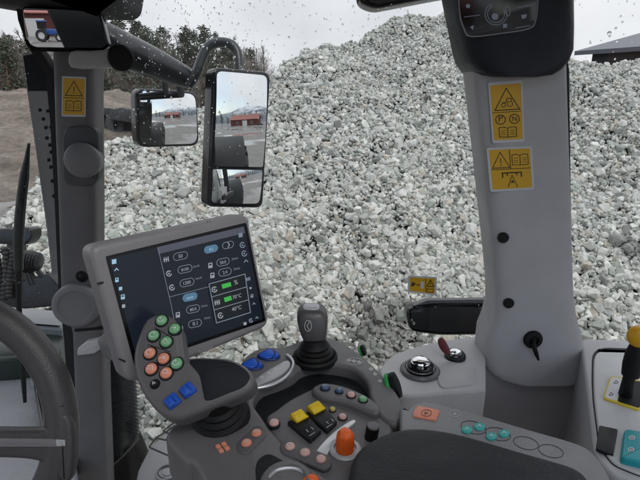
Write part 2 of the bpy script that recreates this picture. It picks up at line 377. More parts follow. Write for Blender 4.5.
me.loops.add(AF.size); me.loops.foreach_set('vertex_index', AF.ravel().astype(np.int32)); me.polygons.add(len(AF)); me.polygons.foreach_set('loop_start', np.arange(0, AF.size, 3, dtype=np.int32)); me.update(calc_edges=True)
at = me.attributes.new('stone_colour', 'FLOAT_COLOR', 'POINT'); at.data.foreach_set('color', np.concatenate([AC, np.ones((len(AC), 1))], 1).ravel().astype(np.float32))
def stone_mat():
    m = bpy.data.materials.new('crushed_stone'); m.use_nodes = True; N = m.node_tree.nodes; L = m.node_tree.links; b = N['Principled BSDF']; b.inputs['Roughness'].default_value = .72
    A = N.new('ShaderNodeAttribute'); A.attribute_name = 'stone_colour'; tc = N.new('ShaderNodeTexCoord'); n1 = N.new('ShaderNodeTexNoise'); n1.inputs['Scale'].default_value = 38; n1.inputs['Detail'].default_value = 7; n1.inputs['Roughness'].default_value = .7
    L.new(tc.outputs['Object'], n1.inputs['Vector']); r = N.new('ShaderNodeMapRange'); r.inputs['From Min'].default_value = .3; r.inputs['From Max'].default_value = .7; r.inputs['To Min'].default_value = .72; r.inputs['To Max'].default_value = 1.22; L.new(n1.outputs['Fac'], r.inputs['Value'])
    mx = N.new('ShaderNodeVectorMath'); mx.operation = 'SCALE'; L.new(A.outputs['Color'], mx.inputs[0]); L.new(r.outputs['Result'], mx.inputs['Scale']); L.new(mx.outputs[0], b.inputs['Base Color'])
    bp = N.new('ShaderNodeBump'); bp.inputs['Strength'].default_value = .35; bp.inputs['Distance'].default_value = .01; L.new(n1.outputs['Fac'], bp.inputs['Height']); L.new(bp.outputs['Normal'], b.inputs['Normal']); return m
me.shade_flat(); me.materials.append(stone_mat()); pile = bpy.data.objects.new('gravel_pile', me); COL.objects.link(pile)
tag(pile, 'huge pile of pale grey crushed stone filling the view outside the window', 'gravel', kind='stuff')

# ---- brown earth bank on the left
def bank_h(x, y):
    e = max(0, min(1, (-x - 2.5 - .10 * y) / 6)); r = max(0, min(1, (y - 9) / 17)); r = r * r * (3 - 2 * r)
    far = max(0, min(1, (44 - y) / 14))
    return e * r * 2.35 * far + .25 * noise.noise(Vector((x * .5, y * .5, 3))) * e + .16 * noise.noise(Vector((x * 1.6, y * 1.2, 1))) * e + .10 * noise.noise(Vector((x * 4.1, y * 3, 7))) * e + .06 * noise.noise(Vector((x * 9, y * 7, 4))) * e + .02 - (1 - min(1, e * 20)) * .3
bv, bf = [], []; nx, ny = 200, 200
for j in range(ny):
    for i in range(nx): x, y = -46 + i * .225, 5 + j * .2025; bv.append((x, y, bank_h(x, y)))
for j in range(ny - 1):
    for i in range(nx - 1): bf.append((j * nx + i, j * nx + i + 1, (j + 1) * nx + i + 1, (j + 1) * nx + i))
def earth_mat():
    m = bpy.data.materials.new('brown_earth'); m.use_nodes = True; N = m.node_tree.nodes; L = m.node_tree.links; b = N['Principled BSDF']; b.inputs['Roughness'].default_value = .95; tc = N.new('ShaderNodeTexCoord')
    def nz(sc, d): n = N.new('ShaderNodeTexNoise'); n.inputs['Scale'].default_value = sc; n.inputs['Detail'].default_value = d; n.inputs['Roughness'].default_value = .68; L.new(tc.outputs['Object'], n.inputs['Vector']); return n
    a, c = nz(.55, 8), nz(6, 10); r = N.new('ShaderNodeValToRGB'); e = r.color_ramp.elements; e[0].position = .34; e[0].color = (.15, .125, .10, 1); e[1].position = .68; e[1].color = (.42, .365, .30, 1); k = e.new(.5); k.color = (.29, .24, .195, 1); L.new(a.outputs['Fac'], r.inputs['Fac'])
    mr = N.new('ShaderNodeMapRange'); mr.inputs['From Min'].default_value = .3; mr.inputs['From Max'].default_value = .7; mr.inputs['To Min'].default_value = .6; mr.inputs['To Max'].default_value = 1.35; L.new(c.outputs['Fac'], mr.inputs['Value'])
    v = N.new('ShaderNodeVectorMath'); v.operation = 'SCALE'; L.new(r.outputs[0], v.inputs[0]); L.new(mr.outputs[0], v.inputs['Scale']); L.new(v.outputs[0], b.inputs['Base Color'])
    bp = N.new('ShaderNodeBump'); bp.inputs['Strength'].default_value = 1; bp.inputs['Distance'].default_value = .25; L.new(c.outputs['Fac'], bp.inputs['Height']); L.new(bp.outputs['Normal'], b.inputs['Normal']); return m
earth = earth_mat()
tag(simple('earth_bank', bv, bf, earth, 'structure'), 'bank of brown bare earth left of the stone pile')

# ---- trees beyond the bank
bark = mat('hazed_grey_bark', (.20, .175, .15), .9, var=.3); barkp = mat('pine_bark', (.13, .085, .055), .9, var=.3)
needle = mat('hazed_pine_needles', (.075, .088, .058), .8, var=.35, vscale=3); twig = mat('hazed_bare_twigs', (.20, .172, .15), .9, var=.2)  # bark, twigs and needles lightened in colour for distance haze
GT = 'trees beyond the brown bank'
def bare_tree(seed, hgt):
    r = random.Random(seed); t = thing('bare_tree', '', 'tree', (0, 0, 0), GT); T = MB(); C_ = MB(); pts = [Vector((0, 0, 0))]
    for i in range(8): pts.append(pts[-1] + Vector((r.gauss(0, .05), r.gauss(0, .05), hgt / 8)))
    T.tube(pts, [.12 * (1 - i / 9.5) + .012 for i in range(9)], bark, 6)
    def br(p, d, l, rd, lv):
        q = [p]; 
        for k in range(4): d = (d + Vector((r.gauss(0, .16), r.gauss(0, .16), .12))).normalized(); q.append(q[-1] + d * l / 4)
        C_.tube(q, [rd * (1 - k / 5) for k in range(5)], twig, 3, False)
        if lv:
            for k in range(5 if lv > 1 else 4): br(q[r.randint(1, 4)], (d + Vector((r.gauss(0, .7), r.gauss(0, .7), r.gauss(.1, .4)))).normalized(), l * r.uniform(.4, .65), max(.010, rd * .5), lv - 1)
    for i in range(26):
        k = r.uniform(1.6, 7.6); p = pts[int(k)].lerp(pts[int(k) + 1], k % 1); a = r.uniform(0, 6.28)
        br(p, Vector((math.cos(a), math.sin(a), r.uniform(.5, 1.1))).normalized(), (1.15 - k / 8) * hgt * .36, .032, 2)
    T.build('trunk', t); C_.build('crown', t); return t
def pine_tree(seed, hgt):
    r = random.Random(seed); t = thing('pine_tree', '', 'tree', (0, 0, 0), GT); T = MB(); C_ = MB()
    T.tube([(0, 0, 0), (r.gauss(0, .1), r.gauss(0, .1), hgt * .5), (0, 0, hgt)], [.16, .11, .02], barkp, 7)
    for i in range(70):
        k = r.uniform(.22, .98); L_ = (1.05 - k) * hgt * .30 * r.uniform(.5, 1.15) + .15; a = r.uniform(0, 6.28); d = Vector((math.cos(a), math.sin(a), r.uniform(-.1, .35)))
        p = Vector((0, 0, k * hgt)); T.tube([p, p + d * L_ * .6, p + d * L_], [.03, .02, .008], barkp, 3, False)
        for j in range(15):
            c = p + d * L_ * r.uniform(.35, 1.05) + Vector((r.gauss(0, .16), r.gauss(0, .16), r.gauss(.05, .12))); e = Vector((r.gauss(0, 1), r.gauss(0, 1), r.gauss(0, .6))).normalized() * r.uniform(.1, .24); f = e.orthogonal().normalized() * r.uniform(.03, .07)
            C_.add([c - e, c + f, c + e * .9, c - f], [(0, 1, 2, 3)], needle)
    T.build('trunk', t); C_.build('crown', t); return t
def copy_tree(t):
    r = t.copy(); COL.objects.link(r); ROOT[r.name] = Vector()
    for ch in t.children: c = ch.copy(); COL.objects.link(c); c.parent = r
    return r
protos = [bare_tree(1, 6.6), bare_tree(2, 7.4), bare_tree(3, 5.8), pine_tree(4, 7.0), pine_tree(5, 6.2)]; used = set(); rr_ = random.Random(5)
for i in range(140):
    px = -70 + i * 2.4 + rr_.uniform(-3, 3); Y = rr_.uniform(40, 64); k = rr_.choice([0, 1, 2, 0, 1, 2, 0, 1, 2, 3])
    if 8 < px < 24 or 100 < px < 235: k = rr_.choice([3, 4, 3, 4, 1, 2])
    o = protos[k] if k not in used else copy_tree(protos[k]); used.add(k)
    r_ = ray(px, 110); o.location = (r_.x / r_.y * Y, Y, -.1); s_ = rr_.uniform(.80, 1.12) * Y / 48
    if k > 2: s_ *= 1.12
    o.scale = (s_, s_, s_); o.rotation_euler = (0, 0, rr_.uniform(0, 6.28))
    o['label'] = 'dark green pine standing in the tree row beyond the brown bank' if k > 2 else 'bare leafless grey tree in the row beyond the brown bank'

# ---- worn tyres by the bank, far left
tyrem = mat('old_tyre_rubber', (.03, .031, .033), .75, var=.2)
def tyre(c, ax, ro, wd, parent=None, name='worn_tyre', lugs=22, mt=None):
    b = MB(); mt = mt or tyrem; ax = Vector(ax).normalized(); c = Vector(c)
    b.lathe(c, ax, [(ro * .55, -wd * .42), (ro * .72, -wd * .5), (ro * .9, -wd * .48), (ro * .96, -wd * .36), (ro * .965, 0), (ro * .96, wd * .36), (ro * .9, wd * .48), (ro * .72, wd * .5), (ro * .55, wd * .42), (ro * .52, 0), (ro * .55, -wd * .42)], mt, 40)
    a = ax.orthogonal().normalized(); bb = ax.cross(a)
    for s_ in (-1, 1):
        for k in range(lugs):
            t0 = 2 * math.pi * (k + (.5 if s_ > 0 else 0)) / lugs; t1 = t0 + .22
            def Q(t, h, r_): return c + ax * h + (a * math.cos(t) + bb * math.sin(t)) * r_
            w_ = .055
            p = [Q(t0 - w_, s_ * wd * .02, ro * .95), Q(t0 + w_, s_ * wd * .02, ro * .95), Q(t1 + w_, s_ * wd * .47, ro * .90), Q(t1 - w_, s_ * wd * .47, ro * .90), Q(t0 - w_ * .7, s_ * wd * .02, ro), Q(t0 + w_ * .7, s_ * wd * .02, ro), Q(t1 + w_ * .7, s_ * wd * .46, ro * .96), Q(t1 - w_ * .7, s_ * wd * .46, ro * .96)]
            b.add(p, [(0, 1, 5, 4), (1, 2, 6, 5), (2, 3, 7, 6), (3, 0, 4, 7), (4, 5, 6, 7)], mt)
    return b.build(name, parent, loc=None if parent else c)
for px, py, lab, sz in ((108, 124, 'black lugged tyre half hidden by the window post', .62), (124, 126, 'black lugged tyre beside the square mirror', .70), (121, 117, 'smaller black tyre lying on top of two others', .5)):
    top = py < 120
    o = tyre(P(px, py, 19), (.1, .25, 1) if top else (.35, -1, .15), sz, .45); tag(o, lab, 'tyre', 'old tyres beside the bank')

# ---- hall roof beyond the pile on the right
roofm = mat('grey_sheet_roof', (.10, .108, .125), .5, var=.1, vscale=2); wallm = mat('dark_boarded_wall', (.05, .05, .055), .8); redw = mat('red_board_wall', (.12, .035, .028), .75, var=.2, vscale=3); whitew = mat('white_frame', (.7, .7, .7), .6)
darkwin = mat('dark_window', (.02, .022, .025), .1)
def barn(name, lab, c, ang, L_, D_, eave, ridge, wm, rm, doors=(), over=.6):
    t = thing(name, lab, 'building', c); M = Matrix.Rotation(ang, 3, 'Z'); c = Vector(c)
    def w(x, y, z): return c + M @ Vector((x, y, z))
    b = MB(); h = L_ / 2; d = D_ / 2
    b.add([w(-h, -d, 0), w(h, -d, 0), w(h, d, 0), w(-h, d, 0), w(-h, -d, eave), w(h, -d, eave), w(h, d, eave), w(-h, d, eave), w(-h, 0, ridge), w(h, 0, ridge)],
          [(0, 1, 5, 4), (2, 3, 7, 6), (1, 2, 6, 9, 5), (3, 0, 4, 8, 7)], wm); b.build('wall', t)
    r = MB(); sl = (ridge - eave) / d
    for s_ in (-1, 1):
        e = (d + over) * s_; ze = eave - over * sl
        r.add([w(-h - over, e, ze), w(h + over, e, ze), w(h + over, 0, ridge), w(-h - over, 0, ridge), w(-h - over, e, ze + .2), w(h + over, e, ze + .2), w(h + over, 0, ridge + .2), w(-h - over, 0, ridge + .2)], [(0, 1, 2, 3), (4, 5, 6, 7), (0, 1, 5, 4), (1, 2, 6, 5), (3, 0, 4, 7)], rm)
    r.build('roof', t)
    for (x, z0, ww, hh, side_, kind) in doors:
        k = MB(); y_ = -d - .03 if side_ == 'f' else 0
        fr = MB()
        if side_ == 'f':
            fr.box(w(x, -d - .02, z0 + hh / 2), ww + .3, .1, hh + .3, whitew, M); k.box(w(x, -d - .06, z0 + hh / 2), ww, .08, hh, darkwin if kind != 'white' else whitew, M)
        else:
            fr.box(w(-h - .02, x, z0 + hh / 2), .1, ww + .3, hh + .3, whitew, M); k.box(w(-h - .06, x, z0 + hh / 2), .08, ww, hh, darkwin if kind != 'white' else whitew, M)
        f_ = k.build('door' if z0 < .1 else 'window', t); fr.build('frame', f_)
    return t
rb = ray(577, 56); E_ = Vector((rb.x / rb.y * 26, 26, 0)); ez = CAM.z + rb.z / rb.y * 26; ha = math.atan2(-.85, .53); HM = Matrix.Rotation(ha, 3, 'Z')
hc = E_ - HM @ Vector((-10.5, -9.5, 0)); barn('storage_hall', 'grey roofed hall showing behind the top of the stone pile', (hc.x, hc.y, 0), ha, 20, 18, ez + .15, ez + 1.95, wallm, roofm)

# ================================================================== CAB, outside parts
# window panes
def pane(name, px, pl, lab, th=.005):
    b = MB(); b.slab(ons(px, pl), pl.n, th, .0004, glassm, 1); o = b.build(name, None, loc=on(*px[0], pl)); return tag(o, lab, 'window')
side_in = side
pane('window_pane', [(101, -30), (575, -30), (575, 420), (101, 500)], side, 'large clear side window between the two pillars, specked with rain')
pane('window_pane', [(562, -30), (760, -30), (760, 420), (562, 345)], side, 'clear rear side window right of the broad grey pillar')
front = Plane((-.84, 1.5, 0), (.35, -1, 0))
pane('windscreen', [(-200, -30), (62, -30), (80, 560), (-200, 560)], front, 'clear windscreen left of the narrow pillar')
# raindrops (stuff) on the outside of the panes
rd = MB()
def drops(pl, n, box, rr=(.0006, .0021), dens=None, seed=3):
    r = random.Random(seed); u = pl.n.cross(Vector((0, 0, 1))).normalized(); w_ = pl.n.cross(u)
    k = 0
    while k < n:
        px, py = r.uniform(box[0], box[2]), r.uniform(box[1], box[3])
        if dens and r.random() > dens(px, py): continue
        k += 1; c = on(px, py, pl, -.0053); ra = r.uniform(*rr) * (1.8 if r.random() < .06 else 1); el = r.uniform(.8, 1.5); N_ = 9
        rs = []
        for f, hgt in ((1, 0), (.92, .38), (.7, .7), (.35, .92), (.02, 1)):
            rs.append([c + (u * math.cos(2 * math.pi * i / N_) + w_ * math.sin(2 * math.pi * i / N_) * el) * ra * f - pl.n * (ra * .55 * hgt) for i in range(N_)])
        rd.rings(rs, waterm)
drops(side, 1150, (104, 0, 560, 330), dens=lambda x, y: (1 if x < 260 else .45) * (1 if y < 70 else .5 if y < 140 else .12))
drops(side, 60, (565, 0, 640, 140), seed=5)
drops(front, 90, (-5, 20, 52, 330), seed=9)
o = rd.build('raindrops', None, 80); tag(o, 'raindrops scattered over the outside of the cab windows', 'raindrops', kind='stuff')
# sticker on the side window
st = tag(MB().slab(ons(rq([(408, 275.5), (437, 277), (436, 295.5), (407.5, 292)], 1.6), side, .0012), WN, .0008, .0001, lwht, 1).build('window_sticker', None, loc=on(420, 285, side)), 'small yellow warning sticker stuck on the side window glass', 'sticker')
y_ = MB(); y_.k = 2; y_.fill([(410, 277.3), (435, 278.6), (434.4, 293.8), (409.6, 290.6)], side, lyel, .0012); y_.build('yellow_field', st)
k_ = MB(); k_.k = 5
k_.stroke([(411, 286), (413, 283), (415, 283.5), (412, 286)], 1, side, inkm, h=.0012); k_.stroke([(412, 282), (414, 286)], 1, side, inkm, h=.0012); k_.stroke([(416, 285), (419, 285)], .7, side, inkm, h=.0012); k_.fill([(418.4, 283.9), (420, 285), (418.4, 286)], side, inkm, .0012)
k_.fill([(420.6, 281.5), (424.2, 281.7), (424, 288.6), (420.4, 288.3)], side, lwht, .0012)
k_.stroke([(427, 286.4), (430.5, 279.8), (434, 286.7)], .8, side, inkm, True, h=.0012); k_.stroke([(430.4, 282.5), (430.4, 285)], .8, side, inkm, h=.0012)
k_.stroke([(427, 288.5), (430, 289.3), (433.5, 289), (433, 292.5), (430, 292.6), (426.8, 291.8)], .6, side, inkm, True, h=.0012); k_.stroke([(425.8, 278.4), (425.6, 292.2)], .5, side, inkm, h=.0012)
k_.build('symbol', st)

# mirror arm (wet black boom and bent tube)
ma = thing('mirror_arm', 'thick wet black boom carrying the outside mirrors', 'mirror arm', P(150, 55, 1.6))
b = MB(); b.tube([P(78, 32, 1.56), P(104, 42, 1.58), P(128, 52, 1.62), P(152, 62, 1.68), P(176, 73, 1.74), P(192, 80, 1.78)], [.066, .064, .058, .052, .044, .034], wetblack, 20); b.build('boom', ma)
b = MB(); b.tube([P(*p, 1.74) for p in sm([(188, 86), (196, 74), (202, 58), (208, 47), (218, 42.5), (230, 44), (237, 52), (239, 66), (239, 80)], 5, False)], .0175, wetblack, 14); b.build('bent_tube', ma)
b = MB(); b.tube([P(163, 72, 1.74), P(166, 95, 2.16)], .011, black, 10); b.tube([P(180, 78, 1.78), P(181, 95, 2.18)], .016, black, 10); b.build('bracket', ma)
wd = MB(); r = random.Random(21)
def convex_mirror(parent, name, px, pl, rad, h):
    pd = []
    for i in range(len(px)):
        a_, b_ = Vector(px[i]), Vector(px[(i + 1) % len(px)]); k_ = max(1, int((b_ - a_).length / 2.5)); pd += [tuple(a_.lerp(b_, t / k_)) for t in range(k_)]
    o3 = ons(pd, pl, h); c = sum(o3, Vector()) / len(o3); b = MB(); K = 16; rs = []; sag = .001 + max((p - c).length_squared for p in o3) / (2 * rad)
    for k in range(1, K + 1):
        f = k / K; rs.append([(lambda p: p + pl.n * (sag - (p - c).length_squared / (2 * rad)))(c + (p - c) * f) for p in o3])
    n = len(o3); vs = [c + pl.n * sag] + [p for q_ in rs for p in q_]; fs = [(0, 1 + i, 1 + (i + 1) % n) for i in range(n)]
    for j in range(K - 1):
        for i in range(n): fs.append((1 + j * n + i, 1 + (j + 1) * n + i, 1 + (j + 1) * n + (i + 1) % n, 1 + j * n + (i + 1) % n))
    b.add(vs, fs, mirror); b.rings([[p - pl.n * .002 for p in o3], rs[-1]], gloss, False, False); return b.build(name, parent, 60)
def aim(M, t): t = Vector(t).normalized(); v = (CAM - M).normalized(); return Plane(M, (v + t).normalized())
BACK = WD  # along the flank towards the rear
def rotz(v, deg): return Matrix.Rotation(R(deg), 3, 'Z') @ v
Mt = P(240, 137, 1.66); tp = aim(Mt, rotz(BACK, 3.5) + Vector((0, 0, -.03)))
tm = thing('wing_mirror', 'tall black framed outside mirror with a lower wide angle glass', 'mirror', P(240, 206, 1.68))
tout = [(213, 67), (271, 72), (263, 208), (207.5, 207)]
b = MB(); b.slab(ons(rq(tout, [8, 8, 7, 7]), tp, .006), tp.n, .05, .008, gloss); b.build('housing', tm)
convex_mirror(tm, 'mirror_glass', rq([(216.5, 71), (267, 75.5), (262.5, 167), (212.5, 166)], [6, 6, 2, 2], 6), tp, 1.5, .0065)
Ml = on(236, 186, tp, .008); tp2 = aim(Ml, rotz(BACK, 2) + Vector((0, 0, -.30)))
convex_mirror(tm, 'wide_angle_glass', rq([(212.5, 169), (262.3, 170), (259, 203.5), (211, 203)], [2, 2, 5, 5], 6), tp, .45, .0065)
Ms = P(167, 118, 2.15); sp = aim(Ms, rotz(BACK, 3) + Vector((0, 0, -.02)))
sm_ = thing('square_mirror', 'small rounded square outside mirror hanging under the boom', 'mirror', P(167, 147, 2.15))
b = MB(); b.slab(ons(rq([(135, 88), (197, 91.5), (199.5, 146), (137, 147.5)], [9, 9, 9, 11]), sp, .006), sp.n, .05, .008, gloss); b.build('housing', sm_)
convex_mirror(sm_, 'mirror_glass', rq([(137.5, 90.5), (195, 94), (197, 143.5), (139.5, 145)], [8, 8, 8, 10], 6), sp, .8, .0065)
# beads of rain on the boom and the mirror rim
for k in range(170):
    px = r.uniform(105, 190); t_ = (px - 78) / 114; cy = 32 + t_ * 48; py = cy + r.uniform(-17, 8) * (1 - .45 * t_); d = 1.56 + .22 * t_ - .04 * (1 - .4 * t_)
    wd.ell(P(px, py, d), (.0022 * r.uniform(.5, 1.1), .0016, .0022 * r.uniform(.5, 1.1)), waterm, 7, 5)
# (beads that sit clear of the boom are dropped by the depth of its round flank)
# wiper
wp = thing('windscreen_wiper', 'black wiper parked upright on the windscreen', 'wiper', on(25, 400, front, -.03))
b = MB(); b.tube([on(*p, front, -.03) for p in [(29, 143), (27, 158), (24.5, 175), (22, 195), (20, 215), (18.5, 240), (18.5, 270)]], [.004, .008, .014, .015, .0155, .016, .014], wetblack, 10); b.build('wiper_arm', wp)
b = MB(); b.tube([on(*p, front, -.03) for p in [(18.5, 262), (18.5, 290), (19.5, 320), (21.5, 350), (23.5, 380), (25, 402)]], [.012, .009, .0085, .0085, .0085, .006], black, 8); b.build('wiper_blade', wp)
# perforated shield left of the pillar
shp = Plane(on(40, 150, yplane(1.56)), (.25, -1, 0))
sh = thing('perforated_shield', 'grey tapering shield strip with a column of black holes beside the pillar', 'shield', on(55, 275, shp))
b = MB(); b.slab(ons([(22.5, 54), (34, 52), (48, 74), (51, 110), (55, 180), (59, 272), (52, 276), (47, 230), (40, 180), (33, 130), (27, 90)], shp), shp.n, .004, .0008, shieldm, 2); b.build('plate', sh)
b = MB(); b.fill([(23.2, 56), (33, 54), (47, 75), (49.5, 91), (28, 91)], shp, navy, .0004); b.build('tinted_band', sh)
for c in [(40, 110), (48, 111), (43.5, 119), (46, 127.5), (51, 127), (47, 138), (50, 145), (51.5, 152), (49, 160), (51, 167), (52.5, 181), (54, 196)]: MB().fill(circ(c, 1.9, 12), shp, seal, .0006).build('hole', sh)
b = MB(); ed = [(24, 70), (27.6, 92), (33.6, 131), (40.6, 181), (47.6, 231), (52, 270)]; E = sm(ed, 12, False)
for i in range(0, len(E) - 2, 2): b.stroke([E[i], E[i + 1]], 1.3, shp, stitch, h=.0006)
b.build('dashed_edge', sh)
# loader bracket, hoses and coil outside on the left
lb = thing('loader_bracket', 'black hydraulic bracket with ribbed hoses outside the windscreen', 'bracket', P(20, 300, 2.3))
b = MB(); b.slab([P(*p, 2.2) for p in rq([(-40, 231), (31, 227), (32, 238), (25, 245), (-40, 243)], [1, 5, 5, 2, 1])], (0, -1, .2), .08, .008, wetblack); b.slab([P(*p, 2.15) for p in [(-40, 284), (22, 280), (48, 273), (60, 287), (58, 306), (24, 309), (-40, 300)]], (0, -1, .3), .12, .01, wetblack)
b.slab([P(*p, 2.25) for p in [(6, 240), (18, 240), (20, 285), (8, 288)]], (0, -1, .1), .06, .006, wetblack); b.build('frame', lb)
coilm = mat('dull_hose_cover', (.03, .028, .027), .55, var=.3, vscale=40)
for j, (x0, y0, x1, y1, rr0) in enumerate([(-6, 250, -2, 300, .02), (3, 247, 6, 300, .018), (11, 250, 12, 298, .017)]):
    b = MB(); pts = []; rads = []
    for i in range(25): t = i / 24; pts.append(P(x0 + (x1 - x0) * t + 3 * math.sin(3 * t + j), y0 + (y1 - y0) * t, 2.12)); rads.append(rr0 * (1 if i % 2 else .78))
    b.tube(pts, rads, coilm, 12); b.build('hydraulic_hose', lb)
b = MB(); pts = []; rads = []
for i in range(15): t = i / 14; pts.append(P(24 + 16 * t, 262 - 2 * t + 2 * t * t, 2.15)); rads.append(.052 * (1 if i % 2 else .84) * (1 - .25 * t * t))
b.tube(pts, rads, wetblack, 16); b.tube([P(29, 272, 2.16), P(34, 284, 2.16)], .018, wetblack); b.tube([P(38, 271, 2.16), P(43, 277, 2.16)], .012, wetblack); b.build('coil', lb)
# bonnet and cowl
bo = thing('bonnet', 'wet dark bonnet with pale rear cowl beyond the steering wheel', 'bonnet', (-1.4, 2.2, 1.1))
bt = hplane(1.30); b = MB(); b.slab(ons(rq([(-220, 304), (30, 307), (60, 310), (67, 318), (62, 328), (38, 326), (-60, 326), (-220, 330)], 3), bt), (0, 0, 1), .35, .02, mat('sky_grey_bonnet', (.20, .215, .225), .16, grain=.3, gscale=200)); b.build('bonnet_top', bo)  # dark green top coloured grey for the sky it reflects
bs = hplane(1.26); b = MB(); b.slab(ons([(-220, 328), (-40, 332), (30, 335), (42, 326), (63, 326), (66, 372), (52, 376), (36, 352), (20, 357), (-60, 362), (-220, 366)], bs), (0, 0, 1), .3, .02, greenp); b.build('bonnet_side', bo)
cw = hplane(1.15); cowlm = mat('speckled_wet_cowl', (.24, .245, .26), .3, grain=.9, gscale=90, var=.15, vscale=220)
b = MB(); b.slab(ons([(-300, 340), (-60, 352), (40, 352), (66, 380), (80, 500), (60, 640), (-300, 640)], cw), (0, 0, 1), .08, .01, cowlm); b.build('cowl', bo)
b = MB(); b.lathe(on(41, 385, cw) + Vector((0, 0, .0)), (0, 0, 1), [(.035, 0), (.035, .03), (.025, .055), (.0, .062)], cowlm, 20)
bl = hplane(1.2); b.slab(ons(rq([(33, 382), (46, 372), (55, 398), (57, 436), (42, 436)], 3), bl), (0, 0, 1), .1, .01, gloss); b.build('wiper_motor_cover', bo)
# black ribbed air intake behind the pillar
ai = thing('air_intake', 'black ribbed cylindrical intake housing behind the narrow pillar', 'air intake', on(122, 480, yplane(1.62)))
b = MB(); yp = yplane(1.62); loft(b, [(300, 98, 130), (350, 99, 133), (400, 100, 136.5), (436, 101, 138.5), (446, 101.5, 137)], yp, .06, .06, wetblack, 2.0, 20); b.build('body', ai)
b = MB()
for i in range(30):
    y = 330 + i * 3.6; b.tube([on(98 + 41 * t, y + 11 * (1 - t) - 7 * math.sin(math.pi * t), yp, .002 + .06 * math.sin(math.pi * max(.02, min(.98, t)))) for t in [k / 12 for k in range(13)]], .0016, black, 5)
b.build('ribs', ai)
b = MB(); b.tube([on(101 + 38 * t, 472 - 34 * t ** 1.4, yp, .008 + .062 * math.sin(math.pi * (.1 + .85 * t))) for t in [k / 14 for k in range(15)]], .0035, trimd, 8); b.build('strap', ai)
b = MB(); loft(b, [(440, 100, 138), (447, 100, 142), (462, 100, 148), (500, 100, 152), (540, 100, 152)], yp, .05, .08, black, 2.6, 18, h=.004); b.lathe(on(141, 466, yp, .055), (0, -1, .2), [(.014, 0), (.014, .008), (.010, .010), (.006, .010), (.006, .004), (0, .004)], dark, 16); b.build('base', ai)
# platform outside / step
plat = hplane(1.05); pf = thing('step_plate', 'pale grey step plate with black grooves and a round cap', 'step', on(180, 470, plat))
platm = mat('speckled_step', (.27, .265, .275), .5, grain=1.0, gscale=160, var=.25, vscale=260)
b = MB(); b.slab(ons([(138, 470), (149, 448), (170, 428), (182, 418), (200, 408), (290, 420), (290, 560), (120, 560)], plat), (0, 0, 1), .05, .008, platm); b.build('plate', pf)
b = MB()
for L_ in ([(149, 447), (156, 438), (166, 440), (170, 434), (163, 431)], [(149, 447), (174, 458), (190, 464)], [(163, 431), (176, 421), (186, 418)], [(156, 438), (178, 424)]): b.stroke(L_, 1.6, plat, seal, h=.0008)
b.build('groove', pf)
b = MB(); b.lathe(on(168, 473, plat), (0, 0, 1), [(.042, 0), (.042, .006), (.036, .008), (.034, .003), (.02, .003), (.018, .007), (0, .008)], platm, 28); b.build('cap', pf)
b = MB(); b.stroke(circ((168, 472.6), 10.4, 26, 6.6), 1.3, plat, seal, True, h=.0072); b.build('cap_groove', pf)
# black work lamp housing outside the side window
wl = thing('lamp_housing', 'glossy black rounded housing outside the window beside the broad pillar', 'housing', P(450, 335, 1.25))
yw = Plane(P(450, 318, 1.25), (0, -1, .25))
b = MB(); b.slab(ons(rq([(406, 309), (424, 304), (540, 302), (540, 335), (440, 336), (410, 332)], [7, 5, 2, 2, 8, 8]), yw), yw.n, .05, .012, gloss); b.build('shell', wl)
b = MB(); b.slab(ons(rq([(413, 306), (428, 300), (540, 298.5), (540, 303), (432, 304.5), (417, 309)], 1.2), yw, .006), yw.n, .03, .003, mat('grey_highlight', (.10, .10, .105), .35, grain=1, gscale=200)); b.build('highlight_strip', wl)  # grey strip put in for the highlight along the top edge
b = MB(); b.lathe(on(428, 325, yw), yw.n, [(.004, 0), (.004, .002), (0, .002)], dark, 12); b.build('screw', wl)

# ================================================================== CAB, pillars and roof
lp = thing('cab_pillar', 'narrow grey front pillar, darkened for shade, behind the display screen', 'pillar', on(92, 520, yplane(YL)))
L0 = yplane(YL)
b = MB(); loft(b, [(-40, 56, 103), (45, 57, 100), (80, 58, 98), (120, 59, 98.5), (160, 60.5, 99), (200, 62, 99.5), (250, 63.5, 99.5), (300, 65, 99)], L0, .035, .06, trimd, 4.5, 16); b.build('upper_cover', lp)
b = MB(); loft(b, [(300, 71, 105), (322, 73, 105.5), (330, 75.5, 104.5), (400, 78, 106.5), (480, 80, 110), (560, 82, 114)], L0, .03, .06, trimd, 4.5, 16); b.build('lower_cover', lp)
b = MB(); loft(b, [(-40, 10, 20), (20, 18, 28), (46, 27, 37), (62, 38, 48), (78, 46, 57), (120, 50, 60), (200, 54.5, 63), (290, 58.5, 67), (340, 64, 77), (430, 70, 80), (560, 74, 84)], L0, .0, .05, seal, 3, 8, h=.006); b.build('seal', lp)
def cap(c, rx, parent, name, pl, h0, th, mt, dish=True):
    b = MB(); o = on(*c, pl, h0); n = (pl.n * .96 + Vector((.18, 0, .05))).normalized(); k = (on(c[0] + rx, c[1], pl, h0) - o).length
    prof = [(k, -th), (k, 0), (k * .98, .004), (k * .93, .008), (k * .8, .0105)]
    prof += [(k * .72, .0105), (k * .69, .008), (k * .3, .009), (0, .009)] if dish else [(k * .5, .014), (0, .0155)]
    b.lathe(o, n, prof, mt, 36); return b.build(name, parent)
b = MB(); b.slab(ons(sm([(62.5, 140), (65, 130), (72, 126.5), (88, 126.5), (95.5, 130), (98, 140), (98.5, 174), (95, 183), (88, 186), (72, 185.5), (65, 182), (62.3, 173)], 3), L0, .048), L0.n, .03, .005, mat('knob_seat_grey', (.06, .06, .065), .5, grain=.2)); b.build('knob_seat', lp)
cap((82.5, 160.5), 17.5, lp, 'grab_knob', L0, .066, .03, mat('knob_grey', (.19, .185, .19), .5, grain=.2), False)
